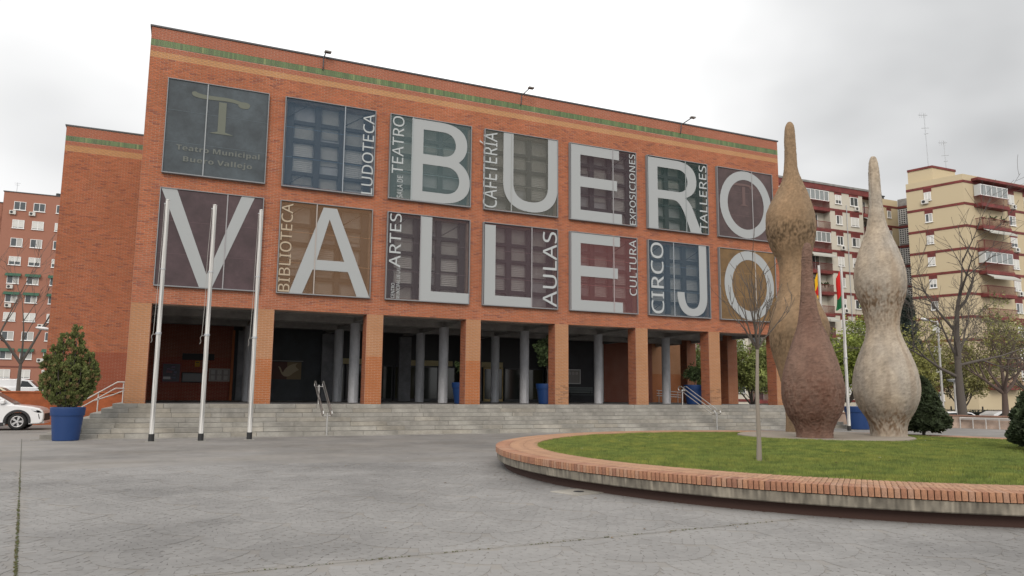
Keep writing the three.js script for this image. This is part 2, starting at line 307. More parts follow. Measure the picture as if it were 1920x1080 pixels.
{
  const z = -12.2;
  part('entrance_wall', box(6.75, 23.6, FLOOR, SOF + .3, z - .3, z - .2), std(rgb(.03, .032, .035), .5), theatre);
  for (let k = 0; k < 12; k++) { const x = 6.95 + k * 1.36; const d = part('entrance_door', [box(x, x + .06, FLOOR, 3.1, z - .05, z + .02), box(x + 1.2, x + 1.26, FLOOR, 3.1, z - .05, z + .02), box(x + .06, x + 1.2, FLOOR, FLOOR + .14, z - .05, z + .02), box(x + .06, x + 1.2, 3.02, 3.1, z - .05, z + .02)], k === 7 ? std(rgb(.5, .38, .17), .6) : M.frameDark, theatre); part('pane', box(x + .06, x + 1.2, FLOOR + .14, 3.02, z - .03, z - .01), std(k % 3 ? rgb(.03, .035, .03) : rgb(.07, .07, .045), .08), d); }
  for (const [a, b] of [[7.9, 9.4], [11.9, 14.5], [15.9, 17.7]]) part('entrance_lintel', box(a, b, 3.12, 3.42, z - .03, z + .05), std(rgb(.5, .43, .24), .7), theatre);
  part('downpipe', rod(V(23.62, FLOOR, -10.4), V(23.62, SOF, -10.4), .05), std(rgb(.5, .5, .5), .6), theatre);
}
// windows seen through the screens
{
  rnd = SEED(71);
  const slatG = merge([...Array(15)].map((_, k) => new THREE.BoxGeometry(1, .022, .03).rotateX(.6).translate(0, k / 15 - .47, 0)));
  for (const i of winCols) for (const [a, b] of [[L0, L1], [U0, U1]]) {
    const x0 = panelX(i) + .1, x1 = panelX(i) + PWD - .1, z = -.3, cx = [x0, x0 + .3, x0 + 1.12, x0 + 1.36, x0 + 2.1, x0 + 2.32, x1], cy = [a + .1, a + .62, a + .76, a + 1.36, a + 1.96, a + 2.1, a + 2.7, b - .1, a + 2.84];
    const bars = []; for (const [p, q] of [[0, 1], [2, 3], [4, 5]]) bars.push(box(cx[p], cx[q], cy[0], cy[7], z, z + .12)); bars.push(box(cx[5] + .8, x1, cy[0], cy[7], z, z + .12));
    for (const [p, q] of [[1, 2], [4, 5], [6, 8]]) bars.push(box(x0, x1, cy[p], cy[q], z + .003, z + .1)); bars.push(box(x0, x1, cy[3] - .02, cy[3] + .02, z, z + .09));
    const w = part('window', bars, M.frameDark, theatre); part('pane', box(x0, x1, cy[0], cy[7], z - .12, z - .1), M.paneSkyTint, w);
    const bl = [];
    for (const [p, q] of [[1, 2], [3, 4], [5, 5.75]]) for (const [s, t] of [[0, 1], [2, 4], [5, 6], [8, 7]]) {
      if (rnd() < .12) continue; const u0 = cx[p] + .03, u1 = q === 5.75 ? cx[5] + .77 : cx[q] - .03, v1 = cy[t], v0 = lerp(cy[s], v1, rnd() < .3 ? R(.2, .5) : 0); if (v1 - v0 < .1) continue;
      bl.push(slatG.clone().scale(u1 - u0, v1 - v0, 1).rotateZ(R(-.02, .02)).translate((u0 + u1) / 2, (v0 + v1) / 2, z - .05), new THREE.BoxGeometry(u1 - u0, v1 - v0, .005).translate((u0 + u1) / 2, (v0 + v1) / 2, z - .08));
    }
    part('blind', bl, M.blind, w);
    if (i !== 3) part('brace', [rod(V(x0, cy[0], z + .2), V(x0 + .9, cy[0] + .6, z + .2), .02), rod(V(x1 - .2, b - .15, z + .2), V(x1 - 1.1, b - .75, z + .2), .02), rod(V(x0, b - .75, z + .2), V(x0 + .8, b - .15, z + .2), .02)], M.frameDark, w);
  }
}
part('wall', box(27.3, 28.257, 0, SOF + .3, -11.4, -11.003), M.mortar, theatre);

// ---------------------------------------------------------------- banner screens with lettering
const font = await new FontLoader().loadAsync('fonts/droid/droid_sans_regular.typeface.json');
const fontB = await new FontLoader().loadAsync('fonts/droid/droid_sans_bold.typeface.json');
// flat text fitted to a box: u0..u1 across and v0..v1 up in panel shares; turned = reads upwards
function words(text, u0, u1, v0, v1, turned, f = font) {
  const g = new TextGeometry(text, { font: f, size: 1, depth: .004, curveSegments: 5, bevelEnabled: false }); g.computeBoundingBox();
  const b = g.boundingBox, w = b.max.x - b.min.x, cap = /[Íy]/.test(text) ? null : b.max.y - b.min.y, h = cap ?? .73;
  g.translate(-b.min.x, /[CSOUJ]/.test(text) && !/y/.test(text) ? -Math.max(b.min.y, -.02) : 0, 0);
  if (turned) { g.scale((v1 - v0) * PWD / w, (u1 - u0) * PWD / h, 1); g.rotateZ(Math.PI / 2); g.translate(u1 * PWD, v0 * PWD, 0); } else { g.scale((u1 - u0) * PWD / w, (v1 - v0) * PWD / h, 1); g.translate(u0 * PWD, v0 * PWD, 0); }
  return g;
}
const rect = (a, b, c, d) => { const s = new THREE.Shape(); s.moveTo(a, c); s.lineTo(b, c); s.lineTo(b, d); s.lineTo(a, d); s.closePath(); return s; };
const pts = (l) => { const s = new THREE.Shape(); l.forEach(([x, y], i) => i ? s.lineTo(x, y) : s.moveTo(x, y)); s.closePath(); return s; };
const ell = (cx, cy, rx, ry, hx, hy) => { const s = new THREE.Shape(); s.absellipse(cx, cy, rx, ry, 0, Math.PI * 2); const h = new THREE.Path(); h.absellipse(cx, cy, hx, hy, 0, Math.PI * 2, true); s.holes.push(h); return s; };
const bowl = (x0, y0, x1, y1) => [x0, y0, x1, y1]; // D-shaped half with a round right side
function dpath(P_, x0, y0, x1, y1, first) { const r = (y1 - y0) / 2, xs = Math.max(x1 - r * 1.05, x0 + .01); P_[first ? 'moveTo' : 'lineTo'](x0, y0); P_.lineTo(xs, y0); P_.bezierCurveTo(xs + (x1 - xs) * .62, y0, x1, y0 + r * .42, x1, y0 + r); P_.bezierCurveTo(x1, y1 - r * .42, xs + (x1 - xs) * .62, y1, xs, y1); P_.lineTo(x0, y1); }
const LET = {
  B: () => { const s = new THREE.Shape(); s.moveTo(.26, .015); s.lineTo(.62, .015); s.bezierCurveTo(.86, .015, .985, .12, .985, .28); s.bezierCurveTo(.985, .40, .92, .48, .84, .525); s.bezierCurveTo(.90, .57, .945, .64, .945, .735); s.bezierCurveTo(.945, .90, .82, .985, .6, .985); s.lineTo(.26, .985); s.closePath(); for (const [a, b, x1] of [[.13, .455, .85], [.575, .87, .80]]) { const h = new THREE.Path(); dpath(h, .40, a, x1, b, true); h.closePath(); s.holes.push(h); } return [s]; },
  U: () => { const s = new THREE.Shape(); s.moveTo(.25, 1); s.lineTo(.25, .38); s.bezierCurveTo(.25, .14, .40, .03, .625, .03); s.bezierCurveTo(.85, .03, .995, .14, .995, .38); s.lineTo(.995, 1); s.lineTo(.86, 1); s.lineTo(.86, .38); s.bezierCurveTo(.86, .22, .77, .155, .625, .155); s.bezierCurveTo(.48, .155, .385, .22, .385, .38); s.lineTo(.385, 1); s.closePath(); return [s]; },
  E: () => [pts([[.02, .012], [.77, .012], [.77, .14], [.155, .14], [.155, .44], [.70, .44], [.70, .575], [.155, .575], [.155, .86], [.735, .86], [.735, .988], [.02, .988]])],
  R: () => { const s = new THREE.Shape(); s.moveTo(.02, .01); s.lineTo(.17, .01); s.lineTo(.17, .43); s.lineTo(.42, .43); s.bezierCurveTo(.52, .42, .58, .34, .69, .03); s.lineTo(.70, .01); s.lineTo(.885, .01); s.lineTo(.74, .33); s.bezierCurveTo(.70, .41, .66, .45, .61, .475); s.bezierCurveTo(.74, .51, .81, .60, .81, .715); s.bezierCurveTo(.81, .90, .68, .98, .47, .98); s.lineTo(.02, .98); s.closePath(); const h = new THREE.Path(); dpath(h, .17, .545, .66, .86, true); h.closePath(); s.holes.push(h); return [s]; },
  O: () => [ell(.50, .5, .46, .485, .325, .36)],
  V: () => [pts([[.01, .995], [.42, .005], [.535, .005], [.905, .99], [.775, .99], [.482, .14], [.155, .995]])],
  A: () => { const s = pts([[.13, .01], [.455, .965], [.60, .965], [.99, .01], [.85, .01], [.745, .275], [.365, .275], [.265, .01]]); s.holes.push(new THREE.Path([[.405, .385], [.70, .385], [.525, .84]].map(([x, y]) => new THREE.Vector2(x, y)))); return [s]; },
  L2: () => [pts([[.395, .01], [1, .01], [1, .125], [.53, .125], [.53, .985], [.395, .985]])],
  L3: () => [pts([[.02, .01], [.635, .01], [.635, .125], [.16, .125], [.16, .97], [.02, .97]])],
  J: () => { const s = new THREE.Shape(); s.moveTo(.82, 1); s.lineTo(.82, .3); s.bezierCurveTo(.82, .17, .77, .12, .70, .12); s.bezierCurveTo(.62, .12, .575, .18, .57, .335); s.lineTo(.455, .335); s.bezierCurveTo(.455, .12, .55, .02, .70, .02); s.bezierCurveTo(.86, .02, .945, .11, .945, .3); s.lineTo(.945, 1); s.closePath(); return [s]; },
  O2: () => [ell(.52, .5, .44, .485, .31, .36)],
};
const extr = (shapes, d = .006) => new THREE.ExtrudeGeometry(shapes, { depth: d, bevelEnabled: false, curveSegments: 20 });
const emblem = () => { // serif T mark: wavy bar with drop ends, stem and foot
  const s = new THREE.Shape(); s.moveTo(.25, .845); s.bezierCurveTo(.22, .87, .23, .90, .27, .895); s.bezierCurveTo(.36, .845, .56, .905, .72, .855); s.bezierCurveTo(.80, .87, .83, .83, .79, .795); s.bezierCurveTo(.74, .775, .68, .795, .69, .825); s.bezierCurveTo(.56, .86, .36, .805, .25, .845);
  return [s, rect(.50, .575, .50, .82), pts([[.42, .475], [.66, .475], [.575, .50], [.50, .50]])];
};
const letterMat = std(hex(160, 164, 165), .75, { transparent: true, opacity: .9, bumpMap: grain.fine, bumpScale: .001 }), wordMat = std(hex(166, 171, 172), .75);
const PANELS = [ // row (1 = upper), column, screen sRGB, opacity, mullion, letter, words, label
  [1, 0, [72, 82, 88], 1, .385, null, [['Teatro Municipal', .12, .93, .255, .33, 0, fontB], ['Buero Vallejo', .19, .86, .14, .215, 0, fontB]], 'slate grey screen with a faint T emblem and the theatre name'],
  [1, 1, [58, 82, 102], .6, .65, null, [['LUDOTECA', .855, .985, .02, .95, 1]], 'slate blue screen with the word LUDOTECA running up its right side'],
  [1, 2, [88, 108, 110], .66, .27, 'B', [['TEATRO', .03, .165, .30, .98, 1], ['SALA DE', .10, .165, .02, .28, 1]], 'grey-green screen with a giant letter B and SALA DE TEATRO'],
  [1, 3, [98, 99, 92], .68, .36, 'U', [['CAFETERÍA', .04, .17, .03, .97, 1]], 'grey screen with a giant letter U and CAFETERÍA up its left side'],
  [1, 4, [70, 54, 60], .62, .64, 'E', [['EXPOSICIONES', .89, .985, .02, .97, 1]], 'dark plum screen with a giant letter E and EXPOSICIONES'],
  [1, 5, [42, 66, 64], .58, .63, 'R', [['TALLERES', .855, .985, .05, .97, 1]], 'dark green screen with a giant letter R and TALLERES'],
  [1, 6, [86, 68, 68], 1, .62, 'O', [], 'dark brown-mauve screen with a giant letter O and a faint emblem inside it'],
  [0, 0, [78, 60, 64], 1, .64, 'V', [], 'dark maroon screen filled by a giant letter V'],
  [0, 1, [124, 92, 62], .72, .385, 'A', [['BIBLIOTECA', .015, .135, .02, .97, 1]], 'tan brown screen with a giant letter A and BIBLIOTECA up its left side'],
  [0, 2, [74, 63, 68], .62, .395, 'L2', [['ARTES', .03, .165, .37, .985, 1], ['CENTRO', .065, .105, .02, .19, 1], ['MUNICIPAL DE LAS', .125, .165, .02, .365, 1]], 'dark grey-purple screen with a giant letter L and CENTRO MUNICIPAL DE LAS ARTES'],
  [0, 3, [80, 60, 66], .66, .64, 'L3', [['AULAS', .79, .985, .03, .96, 1]], 'dark maroon screen with a giant letter L and the word AULAS'],
  [0, 4, [112, 66, 66], .74, .64, 'E', [['CULTURA', .875, .985, .24, .97, 1]], 'red-maroon screen with a giant letter E and the word CULTURA'],
  [0, 5, [62, 82, 98], .66, .405, 'J', [['CIRCO', .04, .24, .03, .97, 1]], 'slate blue screen with the word CIRCO and a giant letter J'],
  [0, 6, [128, 98, 56], 1, .63, 'O2', [], 'ochre brown screen with a giant letter O behind the bare sapling'],
];
for (const [up, i, c, op, mull, letter, texts, label] of PANELS) {
  const t = thing('banner_screen', label, 'sign', [panelX(i), up ? U0 : L0, 0], 0), h = up ? U1 - U0 : L1 - L0, sy = h / PWD;
  const col = hex(...c), k = .032; { const g = (col.r + col.g + col.b) / 3; col.lerp(rgb(g, g, g), .06); }
  part('frame', [rbox(0, k, 0, h, .01, .17, .006), rbox(PWD - k, PWD, 0, h, .01, .17, .006), rbox(k, PWD - k, h - k, h, .01, .17, .006), rbox(k, PWD - k, 0, k * 1.3, .01, .175, .006)], M.bannerFrame, t);
  part('screen', box(k, PWD - k, k * 1.3, h - k, .125, .13), std(col, .7, op < 1 ? { transparent: true, opacity: op * .72 - .12 } : { map: T.stain }), t);
  part('mullion', box(mull * PWD - .02, mull * PWD + .02, k, h - k, .131, .16), std(col.clone().lerp(rgb(.5, .52, .53), .45), .6), t);
  part('rail', [1, 2].map((q) => box(k, PWD - k, h * q / 3 - .008, h * q / 3 + .008, .131, .134)), std(col.clone().multiplyScalar(1.18), .7), t);
  if (letter) part('giant_letter', metre(extr(LET[letter]()).scale(PWD, h, 1).translate(0, 0, .138)), letterMat, t);
  const wm = i === 0 && up ? std(hex(98, 102, 98), .8) : letter === 'A' ? std(hex(166, 152, 132), .8) : wordMat;
  for (const [s, a, b, v0, v1, turned, f] of texts) part('lettering', words(s, a, b, v0, v1, turned, f).scale(1, sy, 1).translate(0, 0, .14), wm, t);
  if (up && i === 0) part('emblem', extr(emblem()).scale(PWD, h, 1).translate(0, 0, .136), std(hex(98, 102, 92), .8), t);
  if (up && i === 6) part('emblem', extr(emblem()).scale(PWD * .72, h * .8, 1).translate(.08 * PWD, .1 * h, .134), std(hex(94, 76, 74), .8), t);
}

// ---------------------------------------------------------------- steps of stone slabs
{
  const NS = 7, rise = FLOOR / NS, tr = .3, st = thing('stone_steps', 'broad grey stone steps leading up to the theatre arcade', 'steps');
  rnd = SEED(81);
  for (let k = 0; k < NS; k++) {
    const zf = .3 + tr * (NS - 1 - k), xl = XL - .32 - tr * (NS - 1 - k), xr = XR + .35 + tr * (NS - 1 - k), y0 = k * rise, y1 = y0 + rise;
    let x = xl;
    while (x < xr - .1) {
      let l = R(.75, 1.75); if (xr - x - l < .6) l = xr - x;
      part('slab', rbox(x + .004, x + l - .004, y0 + .003, y1 - .001 - R(0, .004), zf - tr - .06, zf + R(-.006, .006), .008), M.stone[Math.floor(R(0, 4.99))], st); x += l;
    }
    for (let z = -6; z < zf - tr - .07;) { let l = R(.8, 1.6); if (zf - tr - .07 - z - l < .5) l = zf - tr - .07 - z; part('slab', rbox(xl, xl + tr + .05, y0 + .003, y1 - .002, z + .004, z + l - .004, .008), M.stone[Math.floor(R(0, 4.99))], st); z += l; }
    part('core', box(xl + .05, xr - .02, y0, y1 - .02, -6, zf - .05), M.porch, st);
  }
  const zf = .3 + tr * 6;
  for (let x = -4.1; x < 30; x += 2.05) part('base_slab', rbox(x, x + 2.04, -.05, .022, zf + .01, zf + .2, .006), M.stone[2], st);
}

// ---------------------------------------------------------------- handrails
function stepRail(x, label, skew) {
  const t = thing('step_handrail', label, 'handrail', [x, 0, 0], 0, undefined), g = [];
  const zt = .2, zb = 2.0, yt = FLOOR + .86, yb = .9;
  part('post', [rod(V(0, 0, 2.12), V(0, .8, 2.12), .032), cyl(0, 0, .015, 2.12, .06, .06, 16)], M.steel, t);
  part('post', [rod(V(skew, FLOOR - .3, .12), V(skew, FLOOR + .72, .12), .032)], M.steel, t);
  for (const s of [-1, 1]) {
    const o = .15 * s;
    const loop = [V(o + skew, yt - .2, zt + .02), V(o + skew, yt - .2, zt - .12), V(o + skew, yt - .1, zt - .2), V(o + skew, yt, zt - .12), V(o + skew, yt, zt + .03), V(o, yb, zb), V(o, yb - .03, zb + .17), V(o, yb - .12, zb + .22), V(o, yb - .2, zb + .14), V(o, yb - .19, zb), V(o + skew, yt - .2, zt + .02)];
    part('rail', poly(loop, .021), M.steel, t);
  }
  part('bracket', [rod(V(-.15, yb - .19, 2.05), V(.15, yb - .19, 2.05), .014), rod(V(-.15 + skew, yt - .2, .12), V(.15 + skew, yt - .2, .12), .014), rod(V(0, .6, 2.12), V(0, .74, 2.05), .02)], M.steel, t);
}
stepRail(4.83, 'steel handrail on the steps in front of the second arcade bay', 0);
stepRail(22.05, 'steel handrail on the steps behind the near end of the lawn ring', -.36);
{
  const t = thing('ramp_handrail', 'pale double handrail rising to the left corner of the arcade', 'handrail');
  part('rail', poly([V(-3.6, .9, -2), V(-2.15, 1.85, -2), V(-1.8, 1.85, -2)], .022), M.polewhite, t);
  part('rail', poly([V(-3.5, .77, -2), V(-2.2, 1.62, -2), V(-1.8, 1.62, -2)], .02), M.polewhite, t);
  part('rail', poly([V(-2.9, 1.16, -2.4), V(-2.3, 1.38, -2.4), V(-1.9, 1.56, -2.4)], .02), M.polewhite, t);
  for (const [x, y] of [[-2.75, 1.45], [-1.95, 1.84]]) part('post', rod(V(x, .2, -2.05), V(x, y, -2.05), .022), M.polewhite, t);
}
{
  const t = thing('low_wall', 'long low orange rendered wall behind the white car', 'wall');
  part('wall', box(-60, -2.0, 0, 1.42, -10.2, -9.95), conc(hex(180, 100, 60), .006), t); part('coping', rbox(-60, -2.0, 1.42, 1.49, -10.25, -9.9, .01), conc(hex(184, 106, 66), .006), t);
}

// ---------------------------------------------------------------- flagpoles and flags
function flagpole(x, z, h, label, group, loose) {
  const t = thing('flagpole', label, 'flagpole', [x, 0, z], 0, group);
  part('base', [cyl(0, 0, .23, 0, .085, .085, 20)], M.black, t); part('foot', rbox(-.16, .16, -.02, .012, -.16, .16, .005), M.stone[1], t);
  part('pole', [cyl(0, .23, 3.3, 0, .07, .067, 20), cyl(0, 3.3, h, 0, .067, .06, 20)], M.polewhite, t);
  part('cap', new THREE.SphereGeometry(.067, 14, 8).scale(1, .5, 1).translate(0, h, 0), M.polewhite, t);
  part('collar', [cyl(0, 3.27, 3.33, 0, .086, .086, 20), cyl(0, 5.3, 5.33, 0, .076, .076, 20)], M.alu, t);
  part('cleat', [rod(V(-.07, 3.26, .02), V(-.15, 3.27, .04), .014), tube([V(-.15, 3.27, .04), V(-.19, 3.2, .05), V(-.17, 3.08, .05), V(-.2, 3.0, .05)], .012, 12, 6)], std(rgb(.2, .19, .18), .7), t);
  part('rope', tube([V(-.15, 3.27, .04), V(-.12, 4.5, .03), V(-.1 - loose, 5.6, .03), V(-.085, h - .12, .02)], .007, 30, 5), std(rgb(.35, .34, .32), .9), t);
  part('pulley', [rod(V(-.05, h - .12, 0), V(-.1, h - .12, .01), .02)], M.alu, t);
}
flagpole(-.73, 3.84, 7.53, 'white flagpole, left one of the three before the letter V, without a flag', undefined, 0);
flagpole(.66, 3.92, 7.5, 'white flagpole, middle one of the three before the steps, without a flag', undefined, .03);
flagpole(2.12, 3.55, 7.58, 'white flagpole in front of the second arcade pillar, without a flag', undefined, .01);
flagpole(27.8, 4.2, 7.52, 'white flagpole carrying the red and green flag, between the sculptures', undefined, 0);
flagpole(26.62, 4.0, 7.52, 'white flagpole carrying the yellow and red flag, half behind the red sculpture', undefined, 0);
function limpFlag(x, y, z, w, h, bands, label, seed) { // cloth hanging in folds; bands = [colour, share] from the hoist outwards or downwards
  const t = thing('flag', label, 'flag', [x, y, z]);
  const folds = 5, cols = 30, rows = 24, pt = (u, v) => { const sq = .10 + .08 * v, a = u * w * sq, ph = u * folds * Math.PI * 2 + v * 1.6 + seed; return V(-.08 - a * (1 + .25 * Math.sin(v * 5 + seed)), -v * h - u * h * .22 * (1 - v * .6), .07 * Math.sin(ph) * (.3 + u * .8) * (.5 + v * .5)); };
  let s0 = 0;
  for (const [c, share, axis] of bands) {
    const p = [], idx = [], n = 14;
    for (let j = 0; j <= rows; j++) for (let i = 0; i <= n; i++) { const a = s0 + share * i / n, b = j / rows, q = axis ? pt(b, a) : pt(a, b); p.push(q.x, q.y, q.z); }
    for (let j = 0; j < rows; j++) for (let i = 0; i < n; i++) { const a = j * (n + 1) + i; idx.push(a, a + n + 1, a + 1, a + 1, a + n + 1, a + n + 2); }
    const g = new THREE.BufferGeometry(); g.setAttribute('position', new THREE.Float32BufferAttribute(p, 3)); g.setIndex(idx); g.computeVertexNormals();
    part('stripe', g, std(c, .85, { side: THREE.DoubleSide }), t); s0 += share;
  }
}
limpFlag(27.78, 7.35, 4.2, 1.9, 1.75, [[hex(196, 34, 30), .66, 1], [hex(20, 104, 62), .34, 1]], 'limp red flag with a green lower band hanging from the flagpole', 1.2);
limpFlag(26.6, 7.2, 4.0, 1.9, 1.7, [[hex(222, 176, 30), .33, 1], [hex(190, 36, 32), .27, 1], [hex(222, 176, 30), .40, 1]], 'limp yellow flag with a red middle band hanging from the flagpole', 3.1);

// ---------------------------------------------------------------- roof edge floodlights
[[4.47, 14.45, .1, 'leftmost'], [13.25, 14.44, .62, 'middle'], [21.98, 14.46, .8, 'rightmost']].forEach(([x, y, out, w]) => {
  const t = thing('floodlight', w + ' of the three small floodlights on brackets at the roof edge of the theatre', 'floodlight', [x, y, .02]);
  part('arm', poly([V(0, 0, .02), V(0, .1, .06), V(0, .42, .1), V(.25 * out + .02, .62, .2 + out * .5)], .024), M.frameDark, t);
  const hd = part('head', [rbox(-.11, .16, -.035, .035, -.08, .1, .018, 2).translate(.25 * out + .08, .66, .22 + out * .5)], std(rgb(.2, .19, .18), .5), t);
  part('lens', rbox(-.07, .13, -.044, -.0345, -.06, .08, .003).translate(.25 * out + .08, .66, .22 + out * .5), M.glass, hd);
});

// ---------------------------------------------------------------- things in the arcade
function board(name, label, cat, x0, x1, y0, y1, z, frame, face, extra) {
  const t = thing(name, label, cat), w = .05;
  part('frame', [box(x0, x0 + w, y0, y1, z, z + .07), box(x1 - w, x1, y0, y1, z, z + .07), box(x0 + w, x1 - w, y0, y0 + w, z, z + .07), box(x0 + w, x1 - w, y1 - w, y1, z, z + .07)], frame, t);
  part('panel', box(x0 + w, x1 - w, y0 + w, y1 - w, z, z + .03), face, t); if (extra) extra(t);
}
const zb = -10.985;
board('poster_case', 'red framed poster case with a dark poster on the red wall', 'notice board', -.9, -.04, 1.95, 2.92, zb, std(rgb(.25, .02, .02), .5), std(rgb(.03, .025, .05), .4), (t) => { rnd = SEED(4); for (let i = 0; i < 9; i++) { const x = R(-.8, -.35), y = R(2.1, 2.75); part('print', box(x, x + R(.08, .22), y, y + R(.03, .12), zb + .03, zb + .033 + i * .0006), std([rgb(.16, .1, .2), rgb(.2, .07, .1), rgb(.1, .12, .2)][i % 3], .5), t); } part('print', box(-.82, -.5, 2.12, 2.24, zb + .03, zb + .044), std(rgb(.6, .6, .62), .5), t); });
board('wall_sign', 'long dark sign above the yellow notice on the red wall', 'sign', -.02, 1.45, 3.08, 3.4, zb, M.dark, M.dark);
board('wall_sign', 'dark display board below the yellow notice on the red wall', 'sign', 0, 1.05, 1.97, 2.47, zb, M.dark, std(rgb(.02, .022, .03), .3));
board('notice_board', 'pale double notice board with papers at the right end of the red wall', 'notice board', 1.24, 2.22, 2.04, 2.68, zb, std(rgb(.45, .42, .4), .5), std(rgb(.3, .27, .26), .6), (t) => { for (let i = 0; i < 6; i++) { const x = 1.33 + (i % 3) * .3, y = 2.12 + Math.floor(i / 3) * .27; part('paper', box(x, x + .2, y, y + .22, zb + .03, zb + .036), std(rgb(.5, .48, .47), .8), t); } part('divider', box(1.71, 1.75, 2.09, 2.63, zb + .03, zb + .07), std(rgb(.45, .42, .4), .5), t); });
{ const t = thing('warning_plate', 'small yellow notice between the two dark boards on the red wall', 'sign'); part('plate', box(.57, .79, 2.76, 3.04, zb, zb + .02), std(hex(206, 160, 40), .6), t); part('print', [box(.61, .75, 2.93, 2.99, zb + .02, zb + .023), box(.61, .75, 2.82, 2.85, zb + .02, zb + .023)], std(rgb(.12, .09, .03), .6), t); }
{ // painted picture with a pale bird-like shape
  const z = -11.04, t = thing('wall_picture', 'wide picture of a pale shape on brown ground on the dark inner wall', 'picture');
  part('panel', box(4.2, 5.72, 2.2, 3.1, z, z + .03), std(hex(84, 48, 38), .6), t);
  part('print', box(5.0, 5.72, 2.2, 3.1, z + .03, z + .033), std(hex(126, 108, 78), .6), t);
  const s = new THREE.Shape(); s.moveTo(4.55, 2.85); s.bezierCurveTo(4.7, 2.9, 4.72, 2.6, 4.8, 2.55); s.bezierCurveTo(4.95, 2.9, 5.2, 3.0, 5.55, 3.05); s.bezierCurveTo(5.3, 2.9, 5.5, 2.8, 5.6, 2.7); s.bezierCurveTo(5.2, 2.5, 5.2, 2.3, 4.9, 2.35); s.bezierCurveTo(4.7, 2.4, 4.66, 2.7, 4.55, 2.85);
  part('print', extr([s], .002).translate(0, 0, z + .034), std(hex(170, 156, 128), .6), t); part('lintel', box(4.1, 5.8, 3.13, 3.17, z, z + .08), std(rgb(.3, .3, .28), .6), t);
}
board('notice_board', 'white framed notice board above the bench in the fifth bay', 'notice board', 21.25, 22.25, 2.18, 3.06, -10.8, std(rgb(.5, .5, .5), .5), std(rgb(.22, .21, .2), .6), (t) => { for (let i = 0; i < 3; i++) part('print', cyl(21.5 + i * .25, 0, .01, 0, .1, .1, 16).rotateX(Math.PI / 2).translate(0, 0, -10.768).translate(0, 2.82, 0), std(rgb(.33, .31, .3), .6), t); });
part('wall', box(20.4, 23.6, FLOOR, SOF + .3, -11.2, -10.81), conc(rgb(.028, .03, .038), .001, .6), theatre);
{
  const t = thing('bench', 'dark metal bench under the notice board in the fifth bay', 'bench', [21.9, FLOOR, -9.9]);
  part('seat', [-.16, -.05, .06, .17].map((z) => rbox(-.85, .85, .42, .45, z - .045, z + .045, .008)), std(rgb(.08, .1, .1), .5), t);
  part('backrest', [.55, .68, .8].map((y) => rbox(-.85, .85, y, y + .09, -.26, -.23, .008)), std(rgb(.08, .1, .1), .5), t);
  for (const x of [-.7, .7]) part('leg', [rod(V(x, 0, .17), V(x, .42, .15), .022), rod(V(x, 0, -.2), V(x, .42, -.17), .022), rod(V(x, .42, -.2), V(x, .9, -.28), .022)], M.dark, t);
}
function orangeRail(a, b, label) { const t = thing('ramp_handrail', label, 'handrail'); for (const y of [.9, .72, .58]) part('rail', rod(V(a.x, a.y + y, a.z), V(b.x, b.y + y, b.z), .022), M.polewhite, t); for (const k of [.05, .5, .95]) { const p = a.clone().lerp(b, k); part('post', rod(p, p.clone().add(V(0, .9, 0)), .022), M.polewhite, t); } }
orangeRail(V(27.4, .95, -10.2), V(30.6, .75, -10.2), 'pale three-bar handrail in front of the orange wall past the sixth bay');

